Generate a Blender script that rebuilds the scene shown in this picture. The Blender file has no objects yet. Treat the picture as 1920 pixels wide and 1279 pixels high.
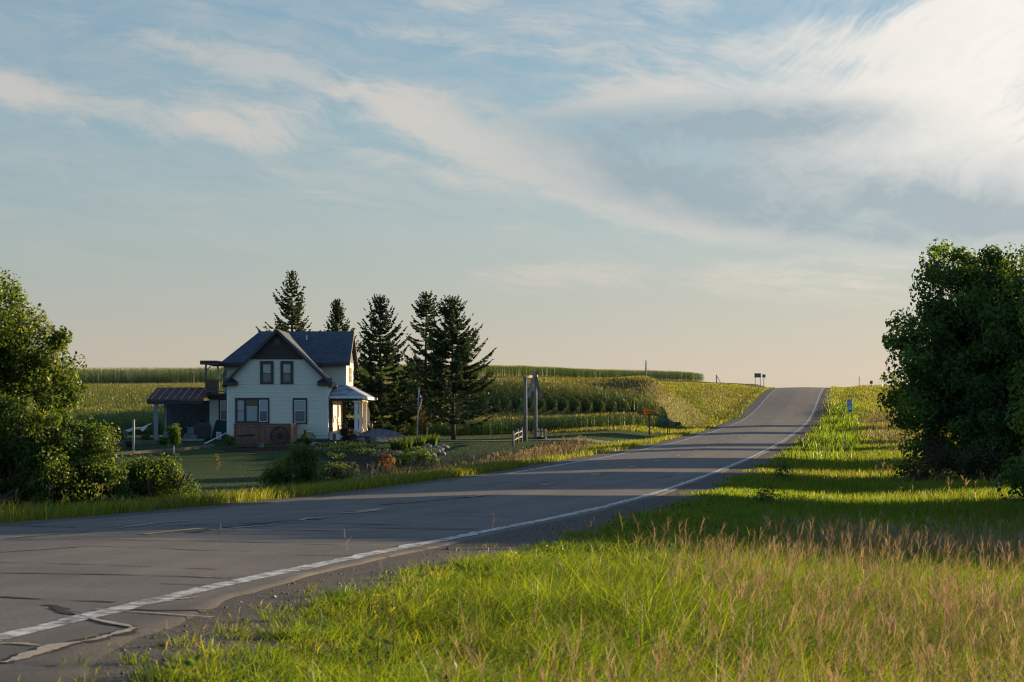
import bpy, math, random
import numpy as np
from mathutils import Vector

SC = bpy.context.scene
COL = SC.collection
rng = np.random.default_rng(7)
random.seed(7)

# ------------------------------------------------------------------ survey units
F = 4340.0          # focal length of the 81 mm lens in photo pixels
S = 4340.0 / 2667.0
H0 = 775.0          # eye level row
def pt(px, py, yo):
    """a surveyed point: sight line + distance -> world metres (eye of the camera = origin)"""
    return np.array([(px - 960) * yo / 2667.0, yo * S, (H0 - py) * yo / 2667.0])

# ------------------------------------------------------------------ road axis
TAN = 644.0 / F
TH = math.atan(TAN); CT, ST = math.cos(TH), math.sin(TH)
PROF = np.array([[-80, -1.0], [0, -1.33], [8.65, -1.35], [12.2, -1.41], [15.7, -1.52], [23, -1.765], [30, -1.95], [37, -2.08], [50, -2.17],
                 [68, -2.20], [88, -2.10], [104, -1.94], [122, -1.64], [142, -1.24], [156, -0.80], [168, -.20], [178, 0.45], [190, 1.45],
                 [205, 2.65], [218, 3.5], [232, 4.13], [245, 4.45], [258, 4.55], [275, 4.35], [300, 3.6], [340, 2.0], [420, 0.5], [1200, 0]])
def smooth_profile():
    ys = np.linspace(-80, 1200, 2561)
    z = np.interp(ys, PROF[:, 0], PROF[:, 1])
    k = np.hanning(27); k /= k.sum()
    zp = np.convolve(np.pad(z, 13, mode='edge'), k, mode='valid')
    return ys, zp
PY, PZ = smooth_profile()
def lat(x, y):
    return (x - (-5.2 + TAN * y)) * CT
def road_z(x, y):
    l = lat(x, y)
    yr = y + l * ST
    z = np.interp(yr / S, PY, PZ)
    return z + 0.02 * (3.6 - np.minimum(np.abs(l + 3.6), 6.0))
def road_xy(l, yr):
    """lateral l (0 = right white line), yr = Y of the foot on that line"""
    return -5.2 + TAN * yr + l * CT, yr - l * ST

# ------------------------------------------------------------------ terrain
CTRL = []
def sst(a, b, v):
    t = np.clip((v - a) / (b - a), 0, 1); return t * t * (3 - 2 * t)
def cp(px, py, yo): CTRL.append(pt(px, py, yo))
def cx(x, yo, z): CTRL.append(np.array([x, yo * S, z]))
for a in [(0,0,-1.75),(4,0,-1.95),(10,0,-2.3),(2,10,-1.93),(6,12,-2.2),(3.3,20,-2.1),(8,20,-2.5),(11,31,-2.65),(20,30,-2.5),(18,54,-2.7),
          (13,54,-2.6),(30,54,-2.4),(24,90,-2.3),(30,110,-2.0),(35.6,150,-1.1),(45,150,-.8),(60,150,0),(46,190,1.5),(52,205,2.6),(57,230,4.1),
          (66,260,4.9),(80,300,4.6),(90,400,3),(30,385,9.0),(62,420,8.3),(100,230,4),(100,120,0),(60,90,-1.5),(40,20,-2.2),(0,-40,-1.4),(-30,-40,-1.4),(40,-40,-1.8),
          (-10,40,-2.95),(-14,25,-2.8),(-20,38,-3.3),(-30,45,-3.5),(-13,60,-3.6),(-22,60,-3.7),(-20,75,-3.75),(-30,75,-3.75),(-14,85,-3.65),(-24,86,-3.6),(-18,95,-3.2),(-26,95,-3.1),
          (-36,95,-2.6),(-9,75,-3.6),(-1.9,85,-2.9),(3.4,100,-2.06),(10.3,115,-1.42),(-13.5,107,-2.0),(-22,108,-2.0),(-28,108,-2.0),
          (-16,116,-1.9),(-10,109,-1.95),(-4,111.5,-2.12),(-17.5,103,-2.33),(-9.3,95,-2.85),(-43,138,-2.0),(-33,135,-1.95),(-12,122,-1.9),
          (6.4,121.5,-1.65),(11.0,124,-1.42),(0,130,-1.35),(8,130,-1.2),(13.5,132,-.75),(16,126,-1.15),(17.5,130,-.75),(14.9,137,.1),(12.2,141.5,1.6),(7.4,141.5,1.95),(2.1,141.5,2.2),(-6,142.5,2.2),(-13,143,1.9),(-6,131,-1.3),(-13,131,-1.3),(2,132.5,-1.25),(8,132.5,-1.15),(-25,212,2.7),(-64,205,2.1),
          (-36,166,.1),(-50,165,-.2),(4,151,3.4),(11,151,3.05),(16.5,150,2.55),(20,148,1.8),(6,170,3.9),(14,170,3.65),(-12,155,3.0),(-12,172,3.6),(14,200,4.4),(6,200,4.6),(-60,120,-2.2),
          (22.3,270,6.0),(4,270,6.5),(54,400,8.85),(5.7,380,10.0),(-29,300,7.7),(-79,255,5.3),(-55,262,5.7),(25.5,200,4.0),(22.3,145,.85),
          (42.9,262,5.0),(42.7,300,6.4),(-100,150,-1),(-150,250,5),(-60,60,-3),(150,300,4),(-60,420,10),(-150,400,9),(20,440,10),
          (-200,700,7),(0,700,7),(120,700,3),(300,500,3),(300,100,0),(-300,100,-1),(-300,400,6),(0,-200,-1),(-200,-100,-1),(200,-100,-1),
          (-500,1200,3),(0,1200,3),(500,1200,2)]:
    cx(*a)
CTRL = np.array(CTRL)
def terrace(x, yo):
    """steep contour-farmed bank across the slope right of the house"""
    return 2.7 * sst(130.5, 142.5, yo) * sst(-26, -15, x) * (1 - sst(14.0, 18.5, x)) * (1 - sst(143, 185, yo))
def _rbf():
    p = CTRL[:, :2].copy(); p[:, 1] /= S
    d2 = ((p[:, None] - p[None]) ** 2).sum(-1)
    A = np.sqrt(d2 + 13.0 ** 2)
    n = len(p)
    M = np.zeros((n + 3, n + 3)); M[:n, :n] = A - 0.25 * np.eye(n)
    M[:n, n] = 1; M[:n, n + 1:] = p; M[n, :n] = 1; M[n + 1:, :n] = p.T
    w = np.linalg.solve(M, np.concatenate([CTRL[:, 2] - terrace(p[:, 0], p[:, 1]), np.zeros(3)]))
    return p, w
_RP, _RW = _rbf()
def base_z(x, y):
    x = np.asarray(x, float); y = np.asarray(y, float) / S
    sh = x.shape; x = x.ravel(); y = y.ravel()
    out = np.empty(len(x))
    for i in range(0, len(x), 20000):
        xs = x[i:i + 20000]; ys = y[i:i + 20000]
        A = np.sqrt((xs[:, None] - _RP[:, 0]) ** 2 + (ys[:, None] - _RP[:, 1]) ** 2 + 13.0 ** 2)
        out[i:i + 20000] = A @ _RW[:-3] + _RW[-3] + _RW[-2] * xs + _RW[-1] * ys + terrace(xs, ys)
    return out.reshape(sh)
def ground_z(x, y):
    x = np.asarray(x, float); y = np.asarray(y, float)
    l = lat(x, y)
    rz = road_z(x, y)
    rz = rz - 0.014 - 0.12 * np.clip(l - 1.4, 0, 5) - 0.10 * np.clip(-l - 9.0, 0, 6)
    bz = base_z(x, y)
    w = np.where(l > -3.6, sst(1.6, 6.5, l), sst(9.6, 15.5, -l))
    return rz * (1 - w) + bz * w
def gz(x, y): return float(ground_z(np.array([x]), np.array([y]))[0])
def hit(px, py, y0=8.0, y1=700.0, on_road=False):
    """where the sight line through a photo pixel meets the ground"""
    ys = np.concatenate([np.linspace(y0, 120, 1200), np.linspace(120.2, y1, 1500)])
    xs = (px - 960) / F * ys; zs = (H0 - py) / F * ys
    g = road_z(xs, ys) if on_road else ground_z(xs, ys)
    k = np.nonzero(zs <= g)[0]
    i = k[0] if len(k) else len(ys) - 1
    return np.array([xs[i], ys[i], g[i]])

# ------------------------------------------------------------------ materials
def new_mat(name):
    m = bpy.data.materials.new(name); m.use_nodes = True
    nt = m.node_tree; nt.nodes.clear()
    out = nt.nodes.new('ShaderNodeOutputMaterial')
    return m, nt, out
def nd(nt, typ, **kw):
    n = nt.nodes.new(typ)
    for k, v in kw.items():
        if k.startswith('i_'):
            n.inputs[int(k[2:])].default_value = v
        else: setattr(n, k, v)
    return n
def ramp(nt, fac, stops, interp='LINEAR'):
    r = nt.nodes.new('ShaderNodeValToRGB'); r.color_ramp.interpolation = interp
    e = r.color_ramp.elements
    while len(e) < len(stops): e.new(0.5)
    for q, (p, c) in zip(e, stops):
        q.position = p; q.color = (*c, 1) if len(c) == 3 else c
    nt.links.new(fac, r.inputs[0]); return r.outputs[0]
def simple(name, c, rough=0.7, spec=0.3, var=0.25, scale=3.0, bump=0.0, bscale=None, metal=0.0, stretch=None, c2=None):
    """matt surface with a noisy colour variation, optional grain direction and bump"""
    m, nt, out = new_mat(name)
    b = nd(nt, 'ShaderNodeBsdfPrincipled'); L = nt.links.new
    tc = nd(nt, 'ShaderNodeTexCoord'); src = tc.outputs['Object']
    if stretch:
        mp = nd(nt, 'ShaderNodeMapping'); mp.inputs['Scale'].default_value = stretch
        L(src, mp.inputs[0]); src = mp.outputs[0]
    nz = nd(nt, 'ShaderNodeTexNoise'); nz.inputs['Scale'].default_value = scale; nz.inputs['Detail'].default_value = 6; nz.inputs['Roughness'].default_value = .65
    L(src, nz.inputs['Vector'])
    c = np.array(c); lo = c * (1 - var) if c2 is None else np.array(c2); hi = np.minimum(c * (1 + var), 1)
    L(ramp(nt, nz.outputs['Fac'], [(0.3, tuple(lo)), (0.7, tuple(hi))]), b.inputs['Base Color'])
    b.inputs['Roughness'].default_value = rough; b.inputs['Specular IOR Level'].default_value = spec; b.inputs['Metallic'].default_value = metal
    if bump:
        n2 = nd(nt, 'ShaderNodeTexNoise'); n2.inputs['Scale'].default_value = bscale or scale * 4; n2.inputs['Detail'].default_value = 5
        L(src, n2.inputs['Vector'])
        bp = nd(nt, 'ShaderNodeBump'); bp.inputs['Strength'].default_value = bump; bp.inputs['Distance'].default_value = .02
        L(n2.outputs['Fac'], bp.inputs['Height']); L(bp.outputs[0], b.inputs['Normal'])
    L(b.outputs[0], out.inputs[0]); return m
def leaf_mat(name, trans=0.4, rough=0.5, spec=0.25, tint=(1, 1, 1), ttint=(1.25, 1.15, .5)):
    """thin vegetation: colour from the per-vertex attribute, light passes through the leaf"""
    m, nt, out = new_mat(name); L = nt.links.new
    at = nd(nt, 'ShaderNodeAttribute', attribute_name='col')
    mu = nd(nt, 'ShaderNodeMix', data_type='RGBA', blend_type='MULTIPLY'); mu.inputs[0].default_value = 1
    L(at.outputs['Color'], mu.inputs[6]); mu.inputs[7].default_value = (*tint, 1)
    b = nd(nt, 'ShaderNodeBsdfPrincipled'); L(mu.outputs[2], b.inputs['Base Color'])
    b.inputs['Roughness'].default_value = rough; b.inputs['Specular IOR Level'].default_value = spec
    m2 = nd(nt, 'ShaderNodeMix', data_type='RGBA', blend_type='MULTIPLY'); m2.inputs[0].default_value = 1
    L(mu.outputs[2], m2.inputs[6]); m2.inputs[7].default_value = (*ttint, 1)
    t = nd(nt, 'ShaderNodeBsdfTranslucent'); L(m2.outputs[2], t.inputs[0])
    mx = nd(nt, 'ShaderNodeMixShader'); mx.inputs[0].default_value = trans
    L(b.outputs[0], mx.inputs[1]); L(t.outputs[0], mx.inputs[2]); L(mx.outputs[0], out.inputs[0]); return m

# ------------------------------------------------------------------ mesh helpers
class MB:
    """collects polygons (world coordinates) and links them as ONE mesh object"""
    def __init__(s): s.v = []; s.f = []; s.m = []
    def poly(s, pts, mi=0):
        n = len(s.v); s.v.extend([tuple(map(float, p)) for p in pts]); s.f.append(tuple(range(n, n + len(pts)))); s.m.append(mi)
    def box(s, x0, x1, y0, y1, z0, z1, mi=0, bevel=0):
        n = len(s.v)
        s.v += [(x0,y0,z0),(x1,y0,z0),(x1,y1,z0),(x0,y1,z0),(x0,y0,z1),(x1,y0,z1),(x1,y1,z1),(x0,y1,z1)]
        for q in [(0,3,2,1),(4,5,6,7),(0,1,5,4),(1,2,6,5),(2,3,7,6),(3,0,4,7)]:
            s.f.append(tuple(n + i for i in q)); s.m.append(mi)
    def beam(s, a, b, w, h, up=(0,0,1), mi=0):
        """rectangular bar from a to b"""
        a = Vector(a); b = Vector(b); d = (b - a).normalized(); u = Vector(up)
        r = d.cross(u)
        if r.length < 1e-4: r = d.cross(Vector((0,1,0)))
        r.normalize(); u = r.cross(d).normalized()
        n = len(s.v)
        for p in (a, b):
            for i, j in ((-1,-1),(1,-1),(1,1),(-1,1)):
                s.v.append(tuple(p + r * (i * w / 2) + u * (j * h / 2)))
        for q in [(0,3,2,1),(4,5,6,7),(0,1,5,4),(1,2,6,5),(2,3,7,6),(3,0,4,7)]:
            s.f.append(tuple(n + i for i in q)); s.m.append(mi)
    def tube(s, pts, rad, n=8, mi=0, caps=True):
        pts = [Vector(p) for p in pts]
        if not hasattr(rad, '__len__'): rad = [rad] * len(pts)
        rings = []
        for i, p in enumerate(pts):
            d = (pts[min(i + 1, len(pts) - 1)] - pts[max(i - 1, 0)]).normalized()
            r = d.cross(Vector((0, 0, 1)))
            if r.length < 1e-3: r = Vector((1, 0, 0))
            r.normalize(); u = r.cross(d)
            k = len(s.v)
            for j in range(n):
                t = 2 * math.pi * j / n
                s.v.append(tuple(p + (r * math.cos(t) + u * math.sin(t)) * rad[i]))
            rings.append(k)
        for a, b in zip(rings, rings[1:]):
            for j in range(n):
                s.f.append((a + j, a + (j + 1) % n, b + (j + 1) % n, b + j)); s.m.append(mi)
        if caps:
            s.f.append(tuple(rings[0] + j for j in range(n))[::-1]); s.m.append(mi)
            s.f.append(tuple(rings[-1] + j for j in range(n))); s.m.append(mi)
    def slab(s, pts, off, mi=0):
        """polygon thickened by vector off"""
        pts = [Vector(p) for p in pts]; off = Vector(off); n = len(pts); k = len(s.v)
        s.v += [tuple(p) for p in pts] + [tuple(p + off) for p in pts]
        s.f.append(tuple(k + i for i in range(n))); s.m.append(mi)
        s.f.append(tuple(k + n + i for i in range(n))[::-1]); s.m.append(mi)
        for i in range(n):
            j = (i + 1) % n
            s.f.append((k + j, k + i, k + n + i, k + n + j)); s.m.append(mi)
    def ico(s, c, r, sub=1, jit=0.0, sq=(1,1,1), mi=0, seed=0):
        import bmesh
        bm = bmesh.new(); bmesh.ops.create_icosphere(bm, subdivisions=sub, radius=1)
        R = random.Random(seed); k = len(s.v)
        for v in bm.verts:
            q = r * (1 + R.uniform(-jit, jit))
            s.v.append((c[0] + v.co.x * q * sq[0], c[1] + v.co.y * q * sq[1], c[2] + v.co.z * q * sq[2]))
        for f in bm.faces: s.f.append(tuple(k + v.index for v in f.verts)); s.m.append(mi)
        bm.free()
    def build(s, name, mats, parent=None, smooth=False, bevel=0):
        me = bpy.data.meshes.new(name)
        o0 = np.array(parent['_o']) if parent is not None and '_o' in parent else np.zeros(3)
        v = np.array(s.v) - o0
        me.from_pydata(v.tolist(), [], s.f)
        if not isinstance(mats, (list, tuple)): mats = [mats]
        for m in mats: me.materials.append(m)
        me.polygons.foreach_set('material_index', s.m)
        if smooth: me.polygons.foreach_set('use_smooth', [True] * len(s.f))
        import bmesh
        bm = bmesh.new(); bm.from_mesh(me); bmesh.ops.recalc_face_normals(bm, faces=bm.faces); bm.to_mesh(me); bm.free()
        me.update()
        o = bpy.data.objects.new(name, me); COL.objects.link(o)
        if parent is not None:
            o.parent = parent; o['_o'] = tuple(o0)
        if bevel:
            b = o.modifiers.new('edge', 'BEVEL'); b.width = bevel; b.segments = 2; b.limit_method = 'ANGLE'
        return o
def recentre(o, base):
    """put a parentless mesh object's origin at its base"""
    base = np.array(base, float); me = o.data
    n = len(me.vertices); a = np.empty(n * 3); me.vertices.foreach_get('co', a)
    a = (a.reshape(-1, 3) - base).ravel(); me.vertices.foreach_set('co', a); me.update()
    o.location = base
    return o
def thing(name, label, cat, loc, group=None):
    o = bpy.data.objects.new(name, None); COL.objects.link(o)
    o.location = tuple(float(q) for q in loc); o.empty_display_size = .2
    o['_o'] = tuple(float(q) for q in loc)
    o['label'] = label; o['category'] = cat
    if group: o['group'] = group
    return o
def tag(o, label, cat, group=None, kind=None):
    if label: o['label'] = label
    if cat: o['category'] = cat
    if group: o['group'] = group
    if kind: o['kind'] = kind
    return o
def mesh_np(name, verts, faces, mat, col=None, parent=None, smooth=False):
    """faces: list of int arrays (n,3) / (n,4)"""
    me = bpy.data.meshes.new(name)
    o0 = np.array(parent['_o']) if parent is not None and '_o' in parent else np.zeros(3)
    verts = np.asarray(verts, np.float32) - o0.astype(np.float32)
    me.vertices.add(len(verts)); me.vertices.foreach_set('co', verts.ravel())
    tot = sum(f.size for f in faces); nf = sum(len(f) for f in faces)
    me.loops.add(tot); me.polygons.add(nf)
    me.loops.foreach_set('vertex_index', np.concatenate([f.ravel() for f in faces]).astype(np.int32))
    lens = np.concatenate([np.full(len(f), f.shape[1], np.int32) for f in faces])
    st = np.concatenate([[0], np.cumsum(lens)[:-1]]).astype(np.int32)
    me.polygons.foreach_set('loop_start', st); 
    try: me.polygons.foreach_set('loop_total', lens)
    except Exception: pass
    if smooth: me.polygons.foreach_set('use_smooth', np.ones(nf, bool))
    if col is not None:
        a = me.attributes.new('col', 'FLOAT_COLOR', 'POINT')
        c = np.ones((len(verts), 4), np.float32); c[:, :3] = col
        a.data.foreach_set('color', c.ravel())
    me.materials.append(mat)
    me.update(calc_edges=True)
    o = bpy.data.objects.new(name, me); COL.objects.link(o)
    if parent is not None: o.parent = parent; o['_o'] = tuple(o0)
    return o
def unit(a): return a / np.maximum(np.linalg.norm(a, axis=-1, keepdims=True), 1e-9)
def blades(P, Hh, W, az, lean, bend, col, col_tip=None):
    """N grass blades: base P, height, width, azimuth of lean, lean and bend (fractions of height) -> 5 verts each"""
    n = len(P)
    d = np.stack([np.cos(az), np.sin(az), np.zeros(n)], 1)
    fa = rng.uniform(0, 2 * np.pi, n)
    s = np.stack([np.cos(fa), np.sin(fa), np.zeros(n)], 1) * (W / 2)[:, None]
    up = np.array([0, 0, 1.0])
    mid = P + up * (Hh * .55)[:, None] + d * (Hh * lean * .5)[:, None]
    tip = P + up * (Hh * (1 - bend * .35))[:, None] + d * (Hh * (lean + bend))[:, None]
    V = np.stack([P - s, P + s, mid + s * .8, mid - s * .8, tip], 1).reshape(-1, 3)
    b = np.arange(n)[:, None] * 5
    Q = b + np.array([[0, 1, 2, 3]]); T = b + np.array([[3, 2, 4]])
    if col_tip is None: col_tip = col
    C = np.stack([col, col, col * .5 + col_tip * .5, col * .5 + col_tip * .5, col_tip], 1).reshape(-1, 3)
    return V, Q, T, C
def merge(parts):
    V = []; Q = []; T = []; C = []; k = 0
    for v, q, t, c in parts:
        V.append(v); C.append(c)
        if q is not None and len(q): Q.append(q + k)
        if t is not None and len(t): T.append(t + k)
        k += len(v)
    fs = []
    if Q: fs.append(np.concatenate(Q))
    if T: fs.append(np.concatenate(T))
    return np.concatenate(V), fs, np.concatenate(C)
def leaves(P, size, nrm, col, aspect=.55):
    """N leaf-shaped quads (base, side, tip, side), folded a little along the midrib"""
    n = len(P)
    a = rng.normal(size=(n, 3)); nrm = unit(nrm)
    ax = unit(a - nrm * (a * nrm).sum(1, keepdims=True)); bx = np.cross(nrm, ax)
    s = size[:, None]
    V = np.stack([P - ax * s * .5, P + bx * s * aspect * .5 + nrm * s * .08, P + ax * s * .5 - nrm * s * .1, P - bx * s * aspect * .5 + nrm * s * .08], 1).reshape(-1, 3)
    Q = np.arange(n)[:, None] * 4 + np.array([[0, 1, 2, 3]])
    return V, Q, None, np.repeat(col, 4, 0)
def pal(cols, n, jit=.18):
    c = np.array(cols)[rng.integers(0, len(cols), n)]
    return np.clip(c * (1 + rng.normal(0, jit, (n, 1))), .002, 1)
# ================================================================== camera, light, sky
cam = bpy.data.cameras.new('camera'); camo = bpy.data.objects.new('camera', cam); COL.objects.link(camo)
camo.location = (0, 0, 0); camo.rotation_euler = (math.radians(90), 0, 0)
cam.sensor_width = 36; cam.lens = 36 * F / 1920; cam.shift_y = (H0 - 639.5) / 1920
cam.clip_start = .5; cam.clip_end = 6000
cam.dof.use_dof = True; cam.dof.focus_distance = 120; cam.dof.aperture_fstop = 9.0
SC.camera = camo
SUN_AZ, SUN_EL = math.radians(56), math.radians(6.6)
sdir = Vector((math.sin(SUN_AZ) * math.cos(SUN_EL), math.cos(SUN_AZ) * math.cos(SUN_EL), math.sin(SUN_EL)))
sun = bpy.data.lights.new('sun', 'SUN'); sun.energy = 5.0; sun.angle = math.radians(.6); sun.color = (1, .74, .43)
suno = bpy.data.objects.new('sun', sun); COL.objects.link(suno)
suno.rotation_euler = sdir.to_track_quat('Z', 'Y').to_euler(); suno.location = (60, 40, 30)
SC.view_settings.view_transform = 'Standard'; SC.view_settings.look = 'None'
SC.view_settings.exposure = 1.5; SC.view_settings.gamma = 1
SC.cycles.max_bounces = 6; SC.cycles.diffuse_bounces = 3; SC.cycles.transmission_bounces = 4; SC.cycles.transparent_max_bounces = 4
SC.cycles.glossy_bounces = 2; SC.cycles.caustics_reflective = False; SC.cycles.caustics_refractive = False
SC.cycles.use_denoising = True; SC.cycles.filter_width = 1.15

W = bpy.data.worlds.new('World'); SC.world = W; W.use_nodes = True
wt = W.node_tree; wt.nodes.clear(); WL = wt.links.new
class E:
    def __init__(s, o): s.o = o
    @staticmethod
    def op(op, *a):
        n = wt.nodes.new('ShaderNodeMath'); n.operation = op
        for i, x in enumerate(a):
            if isinstance(x, E): WL(x.o, n.inputs[i])
            else: n.inputs[i].default_value = x
        return E(n.outputs[0])
    def __add__(s, o): return E.op('ADD', s, o)
    def __sub__(s, o): return E.op('SUBTRACT', s, o)
    def __mul__(s, o): return E.op('MULTIPLY', s, o)
    def __truediv__(s, o): return E.op('DIVIDE', s, o)
    __radd__ = __add__; __rmul__ = __mul__
    def clamp(s, a=0, b=1): return E.op('MINIMUM', E.op('MAXIMUM', s, a), b)
def wsst(a, b, e):
    n = wt.nodes.new('ShaderNodeMapRange'); n.interpolation_type = 'SMOOTHSTEP'
    n.inputs[1].default_value = a; n.inputs[2].default_value = b; WL(e.o, n.inputs[0]); return E(n.outputs[0])
def comb(a, b, c=0.0):
    n = wt.nodes.new('ShaderNodeCombineXYZ')
    for i, x in enumerate((a, b, c)):
        if isinstance(x, E): WL(x.o, n.inputs[i])
        else: n.inputs[i].default_value = x
    return n.outputs[0]
def noise(vec, scale, detail=8, rough=.6, dist=0.0):
    n = wt.nodes.new('ShaderNodeTexNoise'); n.inputs['Scale'].default_value = scale; n.inputs['Detail'].default_value = detail
    n.inputs['Roughness'].default_value = rough; n.inputs['Distortion'].default_value = dist
    WL(vec, n.inputs['Vector']); return E(n.outputs['Fac'])
tcw = wt.nodes.new('ShaderNodeTexCoord'); sep = wt.nodes.new('ShaderNodeSeparateXYZ'); WL(tcw.outputs['Generated'], sep.inputs[0])
dx, dy, dz = (E(sep.outputs[i]) for i in range(3))
az = E.op('ARCTAN2', dx, dy); el = E.op('ARCSINE', dz)
# sky coordinates: hundreds of photo rows/columns at this focal length; u = azimuth from the view north, v = elevation
u = az * (F / 100); v = el * (F / 100)
skyn = wt.nodes.new('ShaderNodeTexSky'); skyn.sky_type = 'NISHITA'; skyn.sun_disc = False
skyn.sun_elevation = SUN_EL; skyn.sun_rotation = SUN_AZ; skyn.air_density = 1.0; skyn.dust_density = 1.2; skyn.ozone_density = 1.5
# streaks: warped noise stretched along directions that differ across the sky
warp = noise(comb(u * .22, v * .30, 3.1), 1.0, 4, .55)
warp2 = noise(comb(u * .22, v * .30, 17.7), 1.0, 4, .55)
uw = u + (warp - .5) * 2.6; vw = v + (warp2 - .5) * 1.9
def rot(cu, cv, deg):
    c, s_ = math.cos(math.radians(deg)), math.sin(math.radians(deg))
    return (u - cu) * c + (v - cv) * s_, (v - cv) * c - (u - cu) * s_
def rotw(deg):
    c, s_ = math.cos(math.radians(deg)), math.sin(math.radians(deg))
    return uw * c + vw * s_, vw * c - uw * s_
def streak(deg, along, cross, seed, detail=10, rough=.62, dist=.25):
    a, b = rotw(deg); return noise(comb(a * along, b * cross, seed), 1.0, detail, rough, dist)
n_left = streak(-14, .26, 1.0, 1.7); n_right = streak(30, .20, 1.35, 9.3)
n_fine = streak(-8, .55, 3.2, 5.5, 9, .68); n_fan = streak(38, .30, 4.2, 12.5, 8, .66)
n_puff = noise(comb(uw * .9, vw * 1.6, 21.0), 1.0, 9, .62, .2)
wr = wsst(2.5, 7.0, u)
wu = wr * wsst(2.8, 5.2, v)
n_mid = streak(-10, .2, .9, 44.0)
n_mix = (n_left * (wr * -1 + 1) + n_mid * wr) * (wu * -1 + 1) + n_right * wu
wf = wr * wsst(3.6, 5.8, v)
n_low = streak(-12, .30, 2.2, 31.0, 9, .6)
n_str = (n_fine * (wr * -1 + 1) + n_low * wr) * (wf * -1 + 1) + n_fan * wf
def blob(px, py, rx, ry, deg, wgt):
    a, b = rot((px - 960) / 100, (H0 - py) / 100, deg)
    a = a / (rx / 100); b = b / (ry / 100)
    r = E.op('SQRT', a * a + b * b)
    return wsst(1.0, 0.0, r * .72) * wgt
def total(lst):
    t = blob(*lst[0])
    for q in lst[1:]: t = t + blob(*q)
    return t
thick = total([(130, 205, 250, 46, -10, 1.0), (420, 240, 280, 62, -6, .85), (760, 215, 230, 60, -14, .75), (830, 265, 210, 55, -22, .55), (800, 325, 170, 34, -14, .55), (1130, 190, 190, 34, 10, .75),
               (1080, 310, 330, 80, -20, .75), (1400, 420, 430, 60, -12, .7), (1560, 330, 480, 140, -6, .95), (1740, 170, 360, 150, 28, 1.05), (1890, 300, 240, 190, 0, .8), (1430, 215, 330, 60, 2, .8), (1430, 120, 360, 70, 12, .75), (1150, 110, 300, 50, 6, .45), (1850, 60, 240, 80, 30, .5)])
wisps = total([(1040, 520, 190, 36, 2, .85), (1480, 512, 330, 44, 3, .6), (860, 82, 230, 26, -8, .7), (850, 14, 100, 24, 0, .9), (480, 130, 230, 36, -10, .7),
               (1010, 55, 120, 40, -14, .45), (660, 378, 130, 12, -10, .55), (950, 425, 90, 12, 0, .4), (250, 60, 420, 80, -6, .25), (1250, 20, 200, 44, 10, .6), (1650, 555, 350, 46, 0, .35), (560, 200, 420, 120, 0, .3)])
dens = wsst(.32, 1.04, thick * .60 + (n_mix - .5) * 1.75 + (n_str - .5) * .9 + (n_puff - .5) * .45 + .36)
dens = dens * wsst(.06, .42, thick)
dw = wsst(.32, 1.05, wisps * .75 + (n_fine - .5) * 1.6 + (n_puff - .5) * .9 + .24) * wsst(.05, .4, wisps)
dens = (dens * .95 + dw * .6).clamp(0, .98)
shade = total([(1400, 232, 330, 52, 2, 1.0), (1540, 345, 600, 135, -8, 1.0), (1150, 275, 330, 60, -16, .5), (1780, 430, 330, 80, 0, .6), (1330, 385, 330, 60, -14, .6)])
shade = (shade * (wsst(.30, .68, n_mix * .55 + n_puff * .45) * .6 + .5)).clamp(0, 1)
veil = wsst(.34, .72, n_str * .5 + n_mix * .5) * wsst(1.6, 4.5, v) * .42 + wsst(.4, .75, n_puff) * wsst(3.2, 5.0, v) * .12
dens = (dens + veil * (dens * -1 + 1)).clamp(0, .98)
grain = wsst(.25, .75, n_str * .5 + n_puff * .5)
def col3(r, g, b):
    n = wt.nodes.new('ShaderNodeRGB'); n.outputs[0].default_value = (r, g, b, 1); return n.outputs[0]
def wmix(f, a, b, mode='MIX'):
    n = wt.nodes.new('ShaderNodeMix'); n.data_type = 'RGBA'; n.blend_type = mode
    if isinstance(f, E): WL(f.o, n.inputs[0])
    else: n.inputs[0].default_value = f
    WL(a, n.inputs[6]); WL(b, n.inputs[7]); return n.outputs[2]
# clear air: Nishita sky graded by elevation (dusty, warm near the horizon)
gr = wt.nodes.new('ShaderNodeValToRGB'); WL((v * (1 / 9.0)).clamp(0, 1).o, gr.inputs[0])
def lin(c): return tuple(((x / 255 + .055) / 1.055) ** 2.4 if x > 10 else x / 255 / 12.92 for x in c)
stops = [(0.0, (206, 190, 172)), (.09, (201, 191, 176)), (.2, (186, 188, 180)), (.36, (168, 184, 186)), (.6, (148, 177, 191)), (.86, (130, 166, 190)), (1.0, (118, 155, 184))]
e_ = gr.color_ramp.elements
while len(e_) < len(stops): e_.new(.5)
SKYG = 1.04 / (2 ** SC.view_settings.exposure)
for q, (p, c) in zip(e_, stops):
    q.position = p; q.color = (*[x * SKYG for x in lin(c)], 1)
nis = wt.nodes.new('ShaderNodeMix'); nis.data_type = 'RGBA'; nis.blend_type = 'MULTIPLY'; nis.inputs[0].default_value = 1
NS = .11
WL(skyn.outputs[0], nis.inputs[6]); nis.inputs[7].default_value = (NS, NS, NS, 1)
warm = wsst(-2, 12, u) * wsst(6.0, 0.2, v)
clear = wmix(warm * .18, gr.outputs[0], col3(*[x * SKYG for x in lin((222, 200, 172))]))
air = wmix(.06, clear, nis.outputs[2])
sunside = wsst(1, 10, u)
bright = wmix(sunside, col3(*[x * SKYG for x in lin((214, 208, 200))]), col3(*[x * SKYG for x in lin((253, 244, 233))]))
lowwarm = wmix(wsst(4.2, 1.5, v) * .6, bright, col3(*[x * SKYG for x in lin((222, 203, 184))]))
grey = wmix(sunside, col3(*[x * SKYG for x in lin((150, 168, 178))]), col3(*[x * SKYG for x in lin((158, 171, 179))]))
cloud = wmix(shade * .95, lowwarm, grey)
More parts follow.
